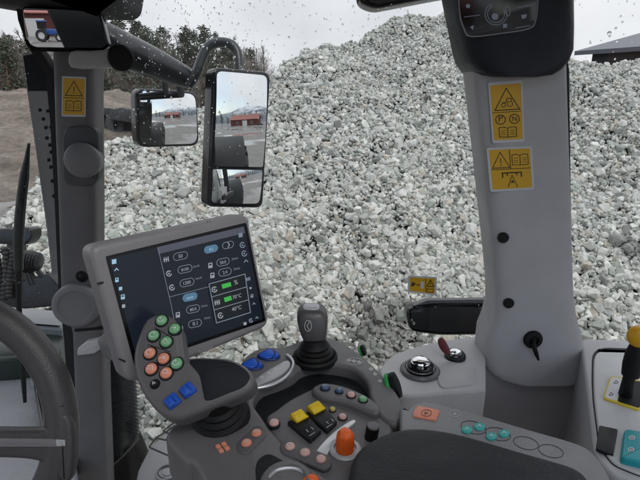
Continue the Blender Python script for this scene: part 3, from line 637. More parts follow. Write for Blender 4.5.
cap((76, 306), 22.5, lp, 'joint_cover', L0, .055, .06, mat('joint_grey', (.19, .187, .195), .5, grain=.2))
b = MB(); b.lathe(on(82, 276.5, L0, .034), (0, -1, 0), [(.019, -.01), (.019, .001), (.016, .004), (.013, .004), (.0125, .002), (.009, .006), (0, .008)], black, 20); b.build('bolt', lp)
b = MB(); b.slab(ons(rq([(77, 349), (86, 342), (100, 340), (106, 334), (118, 334), (118, 347), (104, 347), (94, 354), (77, 356)], 2), L0, .05), L0.n, .04, .004, trim); b.build('bracket', lp)
b = MB(); b.slab(ons([(74.5, 329.5), (105, 327), (105, 329.3), (74.5, 332)], L0, .0335), L0.n, .01, .001, black); b.build('seam', lp)
def lab_left(k, M, h, pl):
    tri(k, M, pl, h, .5, .27, .40, .20, .8); k.stroke([M(0, .54), M(1, .54)], .6, pl, inkm, False, h); book(k, M, pl, h, .5, .76, .36, .13, .7)
L1 = L0.off(.0352)
label_sticker(lp, [(62, 76), (86, 77), (85.5, 117), (61.5, 116.5)], L1, lab_left, 1.5, 'yellow warning label with triangle above open book')
# right pillar
rp = thing('cab_pillar', 'broad light grey pillar with two yellow warning labels', 'pillar', on(525, 480, yplane(YR)))
R0 = yplane(YR)
b = MB(); loft(b, [(60, 465, 558), (76, 468, 558.5), (120, 473, 560), (160, 477.5, 561.5), (200, 481.5, 563), (250, 487, 564.5), (285, 490, 566), (303, 490, 568), (318, 486, 571.5), (330, 481, 575), (345, 479, 577), (356, 479.5, 577), (363, 483, 576), (369, 491, 573.5), (373, 506, 568)], R0, .045, .05, trim, 5.5, 22)
b.build('cover', rp)
b = MB(); loft(b, [(-60, 436, 559), (0, 446, 560.5), (30, 452, 561), (52, 456.5, 560.5), (63, 460, 556), (71, 465.5, 549), (76, 473, 540), (78, 484, 525)], R0, .072, .055, navy, 4.6, 20); b.build('cap', rp)
Rc = R0.off(.0722)
b = MB(); b.slab(ons(sm([(458.5, -30), (458.5, 0), (460, 17), (464, 29), (470.5, 37), (500, 34), (530, 29), (536.5, 19), (538.5, 0), (538.5, -30)], 3), Rc, .0012), Rc.n, .003, .0006, gloss, 2); dsp = b.build('roof_display', rp)
b = MB(); ep = hplane(0)
e_n = mat('display_dim_print', (.03, .03, .03), .3, var=0, emis=(.035, .04, .055), estr=1); e_o = mat('display_outline', (.32, .32, .35), .35)
b.stroke(sm([(458.8, -30), (458.8, 0), (460.3, 16.5), (464.3, 28.6), (471, 36.5), (500, 33.5), (529.7, 28.5), (536, 18.5), (538, 0), (538, -30)], 3, False), 1.1, Rc, e_o, h=.0015)
for rr0 in (11, 8.5): b.stroke([(496 + rr0 * math.cos(R(a)), 14 + rr0 * math.sin(R(a))) for a in range(-40, 250, 12)], .7, Rc, e_n, h=.0015)
b.fill(circ((495, 16.5), 3.4, 16), Rc, e_n, .0015); b.stroke(sm([(507, 6), (510, 11), (508.5, 16), (505, 12)], 4), .9, Rc, e_w if False else icond, True, h=.0015)
b.fill(circ((468, 6), 2.2, 10), Rc, e_n, .0015); b.fill([(470, 27), (474, 25), (473, 30)], Rc, e_n, .0015); b.fill([(503, 24), (507, 23.5), (507, 27.5), (503, 28)], Rc, e_n, .0015); b.fill([(521, 15), (527, 14), (526, 18), (522, 19)], Rc, e_n, .0015)
b.stroke([(464, 17), (480, 15)], .6, Rc, e_n, h=.0015); b.stroke([(516, 8), (532, 5)], .6, Rc, e_n, h=.0015); b.stroke([(515, 28), (530, 25.5)], .6, Rc, e_n, h=.0015); b.build('gauge', dsp)
b = MB(); loft(b, [(-60, 560, 563.5), (40, 559, 563.5), (70, 556, 569), (120, 557.5, 569.5), (200, 561, 570.5), (280, 564.5, 572), (320, 569, 575)], R0, .004, .03, seal, 3, 8, h=-.02); b.build('seal', rp)
Rf = R0.off(.0452)
def lab1(k, M, h, pl):
    tri(k, M, pl, h, .52, .26, .42, .2, .95, False)
    # tractor in the triangle
    k.stroke([M(*p) for p in ARC(0, 0, 0, 1)][:0] or [M(.40 + .07 * math.cos(a * .6), .37 + .035 * math.sin(a * .6)) for a in range(11)], .7, pl, inkm, True, h); k.stroke([M(.62 + .09 * math.cos(a * .6), .355 + .05 * math.sin(a * .6)) for a in range(11)], .7, pl, inkm, True, h)
    k.stroke([M(.36, .33), (M(.5, .32)), M(.53, .25), M(.66, .25), M(.68, .30)], .8, pl, inkm, False, h)
    k.stroke([M(0, .5), M(1, .5)], .6, pl, inkm, False, h)
    for cx, ch in ((.27, 'P'), (.75, 'N')):
        k.stroke([M(cx + .17 * math.cos(a * .42), .635 + .085 * math.sin(a * .42)) for a in range(15)], .8, pl, inkm, True, h); k.text(ch, M(cx - .075, .675), M(cx + .075, .672), pl, inkm, h)
    book(k, M, pl, h, .5, .87, .3, .085, .7)
label_sticker(rp, [(488, 82.5), (522.5, 80), (524.5, 142), (492.5, 143.5)], Rf, lab1, 2, 'upper tall label with tractor triangle, P and N')
def lab2(k, M, h, pl):
    tri(k, M, pl, h, .26, .26, .22, .2, .8); book(k, M, pl, h, .75, .27, .2, .13, .7); k.stroke([M(0, .5), M(1, .5)], .6, pl, inkm, False, h); k.stroke([M(.5, 0), M(.5, .5)], .6, pl, inkm, False, h)
    k.stroke([M(.28, .72), M(.28, .6), M(.76, .6), M(.76, .72)], 1.1, pl, inkm, False, h); k.stroke([M(.4, .6), M(.4, .68)], 1, pl, inkm, False, h); k.stroke([M(.64, .6), M(.64, .68)], 1, pl, inkm, False, h)
    k.stroke([M(.4, .97), M(.52, .66), M(.64, .97)], .6, pl, inkm, False, h); k.fill([M(.47, .86), M(.52, .79), M(.57, .86)], pl, inkm, h)
label_sticker(rp, [(486.5, 148), (532, 146), (534.5, 189.5), (490.5, 192)], Rf, lab2, 2.5, 'lower square label with book and attachment symbol')
for c in ((503, 237.5), (508.5, 303)):
    b = MB(); b.lathe(on(*c, R0, .044), (0, -1, 0), [(.0095, -.002), (.0095, .003), (.008, .0045), (0, .005)], black, 20); b.build('plug', rp)
b = MB(); c = on(532.5, 339, R0, .045); b.lathe(c, (0, -1, .1), [(.0175, -.003), (.0175, .004), (.0155, .007), (.009, .008), (.008, .004), (0, .004)], black, 24)
b.tube([c + Vector((0, -.004, 0)), on(533.5, 345, R0, .058), on(536, 353, R0, .062), on(538.5, 360, R0, .058)], [.0035, .0045, .0042, .002], black, 10); hk = b.build('hook', rp)
b = MB(); loft(b, [(354, 478, 578), (366, 474, 586), (395, 469, 590), (430, 466, 597), (470, 460, 606), (560, 450, 622)], yplane(YR), .030, .05, mat('base_trim_grey', (.33, .325, .33), .5, grain=.25), 6, 18, h=-.004); b.build('base_trim', rp)
# roof lining
rf = thing('cab_roof', 'dark cab roof lining whose edge hangs over the top of the view', 'roof', (0, 0, 2.62))
roofl = mat('roof_liner', (.05, .051, .056), .7, grain=.3)
b = MB()
hx0, hx1, hy0, hy1 = -.30, .45, -.10, .50
for q_ in ([(-1.30, -.5, 2.72), (1.05, -.5, 2.72), (1.05, hy0, 2.72), (-1.30, hy0, 2.72)], [(-1.30, hy0, 2.72), (hx0, hy0, 2.72), (hx0, hy1, 2.72), (-1.30, hy1, 2.72)], [(hx1, hy0, 2.72), (1.05, hy0, 2.72), (1.05, hy1, 2.72), (hx1, hy1, 2.72)], [(-1.30, hy1, 2.72), (1.05, hy1, 2.72), (.95, .66, 2.72), (.45, .98, 2.72), (-.85, 1.55, 2.72), (-1.30, 1.55, 2.72)]): b.slab(q_, (0, 0, 1), .1, .004, roofl)
b.build('liner', rf)
b = MB(); b.slab([(hx0, hy0, 2.70), (hx1, hy0, 2.70), (hx1, hy1, 2.70), (hx0, hy1, 2.70)], (0, 0, 1), .006, .001, glassm); b.build('added_light_hatch', rf)  # unseen roof opening, added so more skylight reaches the interior
b = MB(); rr1 = yplane(1.30); b.slab(ons(rq([(-160, -80), (125, -80), (112, 3), (104, 9), (20, 7), (-160, -24)], [2, 2, 5, 6, 4, 2]), rr1), rr1.n, .2, .02, roofl); b.build('roof_edge', rf)
b = MB(); rr2 = yplane(1.05); b.slab(ons(rq([(340, -80), (460, -80), (452, -6), (412, 1.5), (374, 9), (360, 2)], [2, 2, 3, 8, 9, 5]), rr2), rr2.n, .06, .012, gloss); b.build('visor', rf)
# interior mirror, top left
Mi = P(65, 27, 1.20); ip = aim(Mi, Vector((-.10, -1, -.02)))
im = thing('interior_mirror', 'rounded interior mirror at the top of the narrow pillar', 'mirror', P(65, 50, 1.2))
b = MB(); b.slab(ons(rq([(21.5, 6), (100, 9.5), (109, 46), (104, 50), (32, 49), (26, 42)], [4, 9, 4, 4, 7, 7]), ip, .004), ip.n, .03, .006, gloss); b.build('frame', im)
convex_mirror(im, 'mirror_glass', rq([(23.5, 8), (98.5, 11.5), (106.5, 45.5), (102, 48), (33, 47), (27.5, 40)], [3, 8, 3, 3, 6, 6], 5), ip, 2.2, .005)
b = MB(); ay = yplane(1.27); b.slab(ons(sm([(70, 51.5), (90, 50.5), (112, 49.5), (119, 52), (121, 58), (118, 65), (111, 67.5), (90, 67.5), (70, 67)], 3), ay), ay.n, .05, .006, trim); b.build('arm', im)
b = MB(); b.lathe(on(121, 58, ay, -.0), (.45, -1, 0), [(.031, -.03), (.031, .004), (.027, .008), (.015, .009), (0, .009)], black, 28); b.build('pivot', im)

# ================================================================== INTERIOR
# display terminal
mq = [(88, 247), (248, 213), (271, 326), (127.5, 386)]
mp = quadplane(mq, .74)
dt = thing('display_terminal', 'grey framed touchscreen terminal showing white figures and green bars', 'screen', on(128, 386, mp))
b = MB(); b.slab(ons(rq(mq, [13, 9, 11, 14], 7), mp), mp.n, .035, .009, mat('terminal_grey', (.235, .225, .235), .45, grain=.25), 5); b.build('housing', dt)
sq = [(105.5, 256.5), (246.5, 222.5), (266, 321), (134.5, 366)]
b = MB(); b.slab(ons(rq(sq, 2), mp, .0006), mp.n, .003, .0003, scrblk, 1); sb_ = b.build('screen_border', dt)
b = MB(); b.slab(ons(rq([(109, 258.5), (244.3, 226), (263, 319), (138, 361)], 1.5), mp, .0012), mp.n, .0015, .0002, scr, 1); sc_ = b.build('screen', dt)
t = MB(); t.k = 2; H = .0014
def d2(x, y): return (x, y)
SLP = -.232
def pill(cx, cy, w, hh, mt, fillm=None, lw=.55):
    pts = []
    for i in range(20):
        a = 2 * math.pi * i / 20; x = (w / 2 - hh / 2) * (1 if math.cos(a) > 0 else -1) + hh / 2 * math.cos(a); y = hh / 2 * math.sin(a); pts.append((cx + x - y * -.12, cy + y + x * SLP))
    if fillm: t.fill(pts, mp, fillm, H)
    else: t.stroke(pts, lw, mp, mt, True, H)
def tx(s_, cx, cy, w, mt): w *= .8; t.text(s_, (cx - w / 2 + .2, cy + w * .116 + 1.7), (cx + w / 2 + .2, cy - w * .116 + 1.7), mp, mt, H)
t.fill([(157, 247.2), (243.6, 226.6), (245, 233), (158.6, 254)], mp, e_h, H)
t.stroke([(158, 248), (164, 274), (171, 304), (178, 341)], .5, mp, e_d, h=H); t.stroke([(169.5, 297), (209.5, 286.5)], .45, mp, e_d, h=H)
for (x, y, s_, pw_, ty) in ((180.5, 256, '50', 14, 5), (185, 269, '8100', 14, 9), (187, 282.5, '1200', 14, 9), (223, 262, '50.0', 12.5, 7.5), (225, 272, '2.4', 12.5, 5.5), (193, 309, '80.0', 13, 8), (195, 323.5, '0.1', 13, 6)):
    pill(x, y, pw_, 7.2, e_d); tx(s_, x, y, ty, e_w)
pill(211, 249, 14, 7.6, e_b, e_b); tx('A1', 211, 249, 5, e_l); pill(190, 297, 15, 8, e_b, e_b); tx('auto', 190, 297, 8.5, e_l); pill(228, 245, 11, 6.5, e_d); t.stroke([(227.5, 242.5), (229.5, 244.6), (228, 247.4)], .8, mp, e_w, h=H)
for x, y in ((196.5, 266.3), (199, 278.2), (235, 258.8), (237, 268.8), (204.5, 306), (207.5, 318)): t.text('km/h' if x < 200 else 'l/min', (x - 3, y + 1.6), (x + 3, y + .3), mp, e_d, H)
def ic(x, y, kind, mt=e_w, s=1.0):
    if kind == 0: t.stroke([(x + 2.4 * s * math.cos(a * .5), y + 2.6 * s * math.sin(a * .5)) for a in range(12)], .9, mp, mt, h=H); t.fill(circ((x, y), .9 * s, 8), mp, mt, H)
    elif kind == 1:
        for dx in (-2, 0, 2): t.stroke([(x + dx * s, y - 2.4 * s - dx * .23), (x + dx * s + .6, y + 2.4 * s - dx * .23)], .9, mp, mt, h=H)
        t.stroke([(x - 2.6 * s, y + .6), (x + 2.6 * s, y - .6)], .7, mp, mt, h=H)
    elif kind == 2: t.stroke([(x - 1.8 * s, y + 2.4 * s), (x - 1.8 * s, y - 2 * s), (x + 1.4 * s, y - 2.6 * s), (x + 1.6 * s, y + 1.8 * s)], .8, mp, mt, True, h=H); t.fill([(x - 1, y), (x + 1, y - .4), (x + 1, y + 1.4), (x - 1, y + 1.8)], mp, mt, H)
    elif kind == 3: t.fill([(x - 2 * s, y - 1.6 * s), (x + 2 * s, y - 2.4 * s), (x + 2.2 * s, y + 1.8 * s), (x - 1.8 * s, y + 2.6 * s)], mp, mt, H)
    elif kind == 4: t.stroke([(x - 2 * s, y + 1 * s), (x, y - 1.6 * s), (x + 2 * s, y + .4 * s)], .9, mp, mt, h=H)
for a_ in ((166, 259.5, 1), (169, 273.5, 0), (172, 287.5, 0), (210.5, 265.5, 2), (212.5, 275.5, 2), (178, 315, 2), (181, 329, 2), (214.5, 289.5, 0), (217, 302.5, 1), (220.5, 315.5, 0)): ic(*a_)
for a_ in ((114, 261.5, 3, e_l, 1.1), (116.5, 270, 4, e_l), (117, 280, 2, e_l, .8), (120.5, 288.5, 3, e_l, .8), (123, 297, 2, e_l, .9), (123.5, 306, 3, e_w, .8)): ic(*a_)
for a_ in ((240.5, 235, 3, e_d), (242.5, 245, 0, e_d), (244.3, 253.5, 0, e_d), (246, 261.5, 4, e_d), (248, 279, 1, e_d, .7), (250.5, 288, 3, e_w, .45), (252, 296, 2, e_d, .6), (254, 304, 4, e_d, .7), (245, 323.6, 3, e_w, .7), (251, 320.5, 0, e_d, .7), (257, 318, 4, e_d, .7)): ic(*a_)
Bq = [Vector(p) for p in ((209, 284), (245, 274), (250.5, 312.5), (216.5, 323))]
t.fill([tuple(p) for p in Bq], mp, e_k, H)
t.stroke([tuple(p) for p in Bq], .8, mp, e_d, True, H)
for f in (1 / 3, 2 / 3): t.stroke([tuple(Bq[0].lerp(Bq[3], f)), tuple(Bq[1].lerp(Bq[2], f))], .7, mp, e_d, h=H)
t.k += 2
for a_ in ((214.5, 289.5, 0), (217, 302.5, 1), (220.5, 315.5, 0)): ic(*a_)
t.fill([(221.5, 284.5), (230.5, 282), (231.5, 286.2), (222.5, 288.8)], mp, e_g, H); t.fill([(223.8, 297.8), (231, 295.6), (232, 300), (225, 302.2)], mp, e_g, H); t.fill([(229, 283), (232.6, 282), (233.2, 285.6), (229.8, 286.6)], mp, e_w, H) if False else None
t.text('%', (234.5, 285), (238, 284), mp, e_w, H); t.text('70°C', (232.8, 299.4), (241.5, 296.8), mp, e_w, H); t.text('40°C', (232, 311.5), (241.5, 308.6), mp, e_w, H)
t.build('screen_readout', sc_)
b = MB(); b.text('FendtONE', (199, 353.5), (213, 347.8), mp, icond, .0003); b.build('printed_name', dt)
for c in ((207.2, 221.6), (209.8, 221.1)): MB().fill(circ(c, .55, 8), mp, seal, .0004).build('sensor_hole', dt)
b = MB(); b.tube([on(130, 345, mp, -.034), on(118, 345, mp, -.12), on(105, 341, L0, .06)], [.03, .026, .02], trimd, 14); b.build('mount_arm', dt)
for q_ in ([(97, 283), (103.5, 281.5), (104, 283.2), (97.5, 284.8)], [(119, 358), (126, 361), (125.5, 362.5), (118.7, 359.5)]): MB().slab(ons(q_, mp, .0004), mp.n, .001, .0002, dark, 1).build('seam', dt)

# steering wheel
sw = thing('steering_wheel', 'dark grey steering wheel at the left edge with a silver spoke insert', 'steering wheel', P(-62, 427, .72))
sp_ = Plane(P(-62, 427, .70), (.12, -.93, .36)); rimm = mat('wheel_leather', (.062, .059, .061), .45, grain=.4, gscale=500)
rimpx = [( -62 + 124 * math.cos(2 * math.pi * i / 72), 427 + 124 * math.sin(2 * math.pi * i / 72)) for i in range(72)]
P3 = ons(rimpx, sp_); b = MB(); rs = []; c3 = sum(P3, Vector()) / 72
for p in P3:
    o_ = (p - c3).normalized(); rs.append([p + (o_ * math.cos(2 * math.pi * k / 16) + sp_.n * math.sin(2 * math.pi * k / 16)) * .0235 for k in range(16)])
rs.append(rs[0]); b.rings(rs, rimm, False, False); b.build('rim', sw)
b = MB(); b.slab(ons(sm([(-90, 432), (-20, 431), (30, 431), (46, 428), (54, 418), (62, 412), (72, 425), (72, 470), (64, 485), (48, 470), (36, 462), (0, 459), (-90, 460)], 3), sp_, .021), sp_.n, .022, .008, rimm); b.build('spoke', sw)
b = MB(); b.slab(ons(rq([(-60, 437.5), (58, 439.2), (65.5, 440), (65.5, 446.5), (58, 447), (-60, 447.5)], 1), sp_, .0235), sp_.n, .004, .0012, mat('smoked_insert', (.20, .195, .20), .3)); ins = b.build('spoke_insert', sw)
b = MB(); b.slab(ons(rq([(55.5, 439.4), (64.5, 440.2), (65, 446), (56.5, 446.6)], 1), sp_, .0248), sp_.n, .003, .001, silver); b.build('silver_tip', ins)
b = MB(); b.stroke([(47, 411.5), (54, 408), (64, 405.5)], 1.0, sp_, dark, h=.021); b.build('rim_seam', sw)
b = MB(); b.lathe(sp_.o + Vector((-.07, .08, -.02)), sp_.n, [(.03, -.04), (.04, -.02), (.045, 0), (.045, .03), (.04, .04), (0, .045)], rimm, 30); b.build('hub', sw)

# armrest console
A = hplane(1.925); aZ = Vector((0, 0, 1))
ac = thing('armrest_console', 'dark grey armrest console with coloured buttons and a dark bowl', 'console', on(300, 450, A) - Vector((0, 0, .25)))
outer = [(166, 438), (175, 424), (203, 410), (230, 397), (237, 376), (243, 358), (260, 347.5), (284, 345.5), (300, 340), (315, 335.5), (333, 337.5), (349, 345), (365, 357), (381, 372), (395, 389), (404.5, 406), (405, 417), (396, 424)]
b = MB(); lowp = [(170, 441)] + outer[2:-1] + [(404, 440), (420, 620), (255, 620), (196, 482)]
b.slab(ons(sm(lowp, 3), A, -.022), aZ, .24, .008, cons); b.build('body', ac)
b = MB(); b.slab(ons(sm([(246, 404), (254, 380), (286, 366), (300, 360), (340, 358), (364, 372), (376, 392), (384, 414), (370, 430), (300, 440), (262, 426)], 3), A, -.0205), aZ, .004, .001, bowlm, 2); b.build('bowl_liner', ac)
rimpts = outer + [(386, 421), (377, 412), (370, 396), (367, 382), (355, 369.5), (336, 364.5), (318, 363.5), (302, 366.5), (292, 374), (277, 380.5), (262, 386), (255, 395), (254, 404), (260, 413), (274, 432), (300, 458), (330, 478), (350, 500), (352, 640), (262, 640), (204, 480), (184, 459)]
b = MB(); b.slab(ons(sm(rimpts, 4), A), aZ, .055, .007, cons, 5); b.build('rim', ac)
b = MB(); b.slab(ons(sm([(266, 418), (276, 409), (288, 400), (301, 393), (314, 387.5), (332, 384.5), (350, 388), (366, 395), (378, 408), (392, 424), (390, 450), (366, 500), (340, 500), (318, 478), (298, 462), (276, 440)], 4), A, -.004), aZ, .04, .006, cons, 5); b.build('button_panel', ac)
An = A.off(-.004)
b = MB(); b.slab(ons(sm([(312, 389), (321, 382.5), (338, 384), (356, 390), (371, 398), (380, 407), (376, 413), (362, 408), (344, 401), (324, 397)], 4), A, .006), aZ, .015, .005, cons, 4); b.build('button_ridge', ac)
Ar = A.off(.006)
for c, mt, rr0, gi in (((325, 388.5), dblue, .0062, 0), ((339, 391.8), dblue, .0052, 3), ((351, 396), pink, .0058, 5), ((363, 400.3), green, .0058, 2)): button(ac, c, Ar, rr0, mt, GL[gi])
b = MB(); pat = sm([(313.5, 382), (322, 373)], 1, False)
for c, mt, rr0, gi in (((332.5, 410.5), mat('pale_yellow_button', (.5, .42, .12), .5), .0042, None), ((342.5, 418), pink, .0055, 1)): button(ac, c, An, rr0, mt, GL[gi] if gi else None)
for c, gi in (((274, 424), 4), ((246.5, 444.5), 1), ((256.5, 434.5), 4), ((290, 448), 0), ((305, 454), 3), ((321, 460.5), 2)): button(ac, c, A, .0067 if c[0] < 280 else .0064, orange if 240 < c[0] < 270 else pink, GL[gi])
b = MB()
for c0, c1 in (((288, 447), (324, 461.5)), ((244.5, 446), (258.5, 433))):
    d_ = (Vector(c1) - Vector(c0)).normalized(); nrm = Vector((-d_.y, d_.x)); w_ = 10
    pts = [tuple(Vector(c0) - d_ * 8 * math.sin(a) + nrm * w_ * math.cos(a) * .78) for a in [math.pi * i / 8 for i in range(9)]] + [tuple(Vector(c1) + d_ * 8 * math.sin(a) - nrm * w_ * math.cos(a) * .78) for a in [math.pi * i / 8 for i in range(9)]]
    b.slab(ons(pts, A, .0018), aZ, .004, .0014, dark if False else mat('button_pad_grey', (.10, .097, .10), .5, grain=.3), 3)
b.build('button_plinth', ac)
# orange four-cell key
b = MB()
for dx, dy in ((-4.2, -1.2), (1.6, -3.6), (-1.2, 3), (4.6, .6)): b.slab(ons(rq([(222 + dx - 3, 447 + dy - .8), (222 + dx + 1.4, 447 + dy - 2.6), (222 + dx + 3.6, 447 + dy + .6), (222 + dx - .8, 447 + dy + 2.4)], .8, 2), A, .002), aZ, .003, .0006, orange, 2)
b.build('four_way_key', ac)
# yellow rockers on black bases
for q0, q1, yq in ((0, 0, ((287, 421), (308, 414.5), (321.5, 430), (310, 440.5))), (1, 1, ((305, 412), (325, 406.5), (337.5, 421), (327, 431)))):
    b = MB(); b.slab(ons(rq(yq, 1.5), An, .006), aZ, .01, .002, dark, 2)
    rk = b.build('rocker_base', ac)
    C0 = Vector(yq[0]); sh0 = Vector((yq[0][0] - 287, yq[0][1] - 421)) if q0 == 0 else Vector((17.2, -8.2))
    Yp = Plane(on(300 + sh0.x, 415 + sh0.y, An, .013), (.25, -.45, .86))
    b = MB(); b.slab(ons(rq([(290.5 + sh0.x, 413.5 + sh0.y), (301 + sh0.x, 408 + sh0.y), (309.5 + sh0.x, 416 + sh0.y), (297.5 + sh0.x, 422.5 + sh0.y)], 1.2), Yp), Yp.n, .011, .002, yellow, 3)
    b.k = 1; b.fill([(293 + sh0.x, 413.6 + sh0.y), (301 + sh0.x, 409.6 + sh0.y), (303.5 + sh0.x, 412 + sh0.y), (295.3 + sh0.x, 416.3 + sh0.y)], Yp, mat('yellow_rocker_dish', (.66, .45, .01), .45)); b.build('rocker', rk)
    b = MB(); ap = An.off(.0062)
    for dx in (0, 5): b.stroke([(303 + sh0.x + dx + (6 if q0 else 3), 429.5 + sh0.y - dx * .5), (305.5 + sh0.x + dx + (6 if q0 else 3), 432 + sh0.y - dx * .5)], .7, ap, icond)
    b.stroke([(309 + sh0.x, 436 + sh0.y), (315 + sh0.x, 432 + sh0.y)], .6, ap, icond); b.build('marking', rk)
# silver sweep, orange knob, black toggle
b = MB(); b.slab(ons(sm([(315, 454), (321, 445), (331, 434.5), (342, 426), (352, 420), (355.5, 420.5), (354, 423.5), (346, 430), (337, 439.5), (330, 449), (325, 458), (319, 460)], 4), An, .0025), aZ, .005, .0006, silver, 2); b.build('silver_sweep', ac)
b = MB(); o_ = on(345, 450, An); b.lathe(o_, aZ, [(.0205, 0), (.0205, .002), (.018, .0035), (.0145, .0035), (.0145, .001), (0, .001)], silverp, 30); kb = b.build('knob_ring', ac)
b = MB(); b.lathe(o_, (0, 0, 1), [(.0115, .001), (.0115, .006), (.0108, .008), (.0106, .018), (.0094, .025), (.0065, .029), (0, .0302)], orangev, 26)
for i in range(14): a = 2 * math.pi * i / 14; b.tube([o_ + Vector((.0108 * math.cos(a), .0108 * math.sin(a), .008)), o_ + Vector((.0095 * math.cos(a), .0095 * math.sin(a), .024))], .0012, orangev, 5)
b.build('orange_knob', ac)
b = MB(); o_ = on(371, 438, An); b.tube([o_, o_ + Vector((.002, 0, .018))], .0085, black, 14); b.lathe(o_ + Vector((.002, 0, .018)), aZ, [(.0085, 0), (.0075, .002), (.0, .0024)], mat('toggle_cap', (.12, .12, .125), .4), 14); b.build('toggle', ac)
# lower cup with orange rotary
b = MB(); b.slab(ons(sm([(257, 462), (268, 454), (282, 460), (300, 472), (330, 490), (330, 520), (262, 520), (256, 480)], 4), A, .0006), aZ, .002, .0004, bowlm, 1); cup = b.build('lower_cup', ac)
b = MB(); o_ = on(287, 490, A); b.lathe(o_, aZ, [(.03, 0), (.03, .012), (.027, .016), (.022, .0165), (.02, .013), (0, .013)], cons, 32); b.build('rotary_dial', ac)
b = MB(); b.tube([on(*p, A, .0125) for p in sm([(268, 478), (276, 471), (288, 468.5), (299, 470), (306, 474)], 4, False)], .0026, silver, 8); b.build('dial_arc', ac)
b = MB(); b.ell(on(311, 481, A, .010), (.0095, .008, .007), orangev); b.build('orange_tab', ac)
# blue rockers and silver key strip
As = A
for (cx, cy) in ((252.5, 362.5), (269, 353)):
    pl_ = Plane(on(cx, cy, A, .004), (.1, -.25, .95)); b = MB(); b.slab(ons(sm([(cx - 12, cy + 1.5), (cx - 5, cy - 3), (cx + 1, cy - 5.5), (cx + 8, cy - 2.5), (cx + 11.5, cy + 2), (cx + 8, cy + 6), (cx + 1, cy + 7), (cx - 7, cy + 5)], 3), pl_, .004), pl_.n, .010, .002, mat('dark_blue_side', (.008, .03, .15), .4), 3)
    b.slab(ons(sm([(cx - 10, cy + 1), (cx - 4, cy - 2.8), (cx + 1, cy - 4.6), (cx + 4, cy - 2), (cx + 5, cy + 1.5), (cx + 1, cy + 4.5), (cx - 6, cy + 4)], 3), pl_, .0062), pl_.n, .004, .0014, blue, 3); b.slab(ons(sm([(cx + 6.4, cy - 1.8), (cx + 9.4, cy + 1.4), (cx + 7.4, cy + 4.2), (cx + 4, cy + 4.8), (cx + 6.2, cy + 1.8)], 3), pl_, .0055), pl_.n, .004, .0008, blue, 2); b.build('blue_rocker', ac)
b = MB(); b.slab(ons(sm([(253, 382), (262, 373.5), (275, 366), (285, 360.5), (290, 362), (289, 368), (280, 375.5), (268, 381), (256, 385)], 4), A, .003), aZ, .006, .0015, silverp, 3); kp = b.build('key_strip', ac)
b = MB()
for c in ((262, 377), (269, 373), (276, 369), (283, 365)): b.stroke([(c[0] - 1.6, c[1] + .4), (c[0], c[1] - 1), (c[0] + 1.6, c[1] - .4), (c[0], c[1] + 1)], .5, A, icon, True, h=.0031)
b.build('key_icon', kp)
b = MB(); b.tube([on(*p, A, .003) for p in sm([(286, 354.5), (291, 358.5), (293.5, 364), (291, 371), (284, 378.5), (274, 384), (264, 387), (254, 388.5)], 5, False)], [.0012] + [.0028] * 34 + [.0012], silver, 10); b.build('silver_edge', ac)
b = MB()
for c in ((352, 348), (356, 351), (359, 362), (354, 361), (349, 360), (375, 374), (380, 381), (371, 369)):
    b.stroke([(c[0] - 1.7, c[1] - .2), (c[0], c[1] - 1.2), (c[0] + 1.7, c[1] + .2), (c[0], c[1] + 1.2)], .6, A, icon, True, h=.0003)
b.stroke(circ((354.5, 361.5), 8, 24, 3.6), .4, A, icond, True, h=.0003); b.build('rim_icon', ac)
# green edged thumb wheels
for c, rr0, sz in (((390.5, 386.5), .0205, .007), ((361, 351), .010, .004)):
    o_ = on(*c, A, -.010); axw = Vector((.85, -.12, .40)).normalized()
    b = MB(); b.lathe(o_, axw, [(rr0, -sz * .4), (rr0 * 1.04, 0), (rr0, sz * .4), (rr0 * .8, sz * .5), (0, sz * .5)], gring, 30); gw = b.build('green_ring', ac)
    b = MB(); b.lathe(o_ + axw * sz * .5, axw, [(rr0 * .9, 0), (rr0 * .98, sz * .4), (rr0 * .95, sz * 1.2), (rr0 * .7, sz * 1.4), (0, sz * 1.4)], black, 26); b.build('thumb_wheel', ac)
# armrest strip and pad
b = MB(); b.slab(ons(sm([(400, 426), (408, 408), (418, 401.5), (430, 401), (470, 411), (530, 428.5), (580, 443.5), (598, 457), (612, 480), (625, 520), (620, 640), (420, 640)], 4), A, .012), aZ, .10, .006, mat('armrest_side_grey', (.24, .237, .243), .5, grain=.3), 4); stp = b.build('armrest_strip', ac)
S1 = A.off(.012)
b = MB(); b.slab(ons(rq([(413.5, 411), (418, 405), (440, 410), (436, 420), (413, 416)], 1.2), S1, .0022), aZ, .004, .0008, orange, 2); b.k = 1; b.stroke(circ((426.5, 413), 5, 16, 3.3), .8, S1, mat('dark_orange_print', (.3, .06, .03), .5), True, h=.0024); b.text('P', (424.8, 415), (428.2, 415.4), S1, inkm, .0026); b.build('parking_key', ac)
b = MB(); b.stroke(circ((455, 413.6), 5.6, 24, 3), .5, S1, icond, True, h=.0003); b.fill(circ((455, 413.6), 1.6, 10, 1), S1, icond); b.build('strip_icon', ac)
for (cx, cy) in ((467, 428.8), (479.5, 425.8), (491.5, 435.5), (504, 432.5)):
    b = MB(); b.slab(ons(circ((cx, cy), 5.6, 20, 3.7), S1, .0026), aZ, .004, .0014, teal, 3); b.k = 1; b.stroke([(cx - 2, cy + .6), (cx, cy - 1.4), (cx + 2, cy + .8)], .7, S1, icon, h=.0027); b.build('teal_button', ac)
b = MB()
for (cx, cy) in ((473.5, 427.5), (498, 434), (526, 443), (551, 451)): b.stroke([(cx + 12.5 * math.cos(a) * (1 if True else 1), cy + 6.2 * math.sin(a) + 2.4 * math.cos(a)) for a in [2 * math.pi * i / 26 for i in range(26)]], .55, S1, dark, True, h=.0003)
b.build('button_outline', ac)
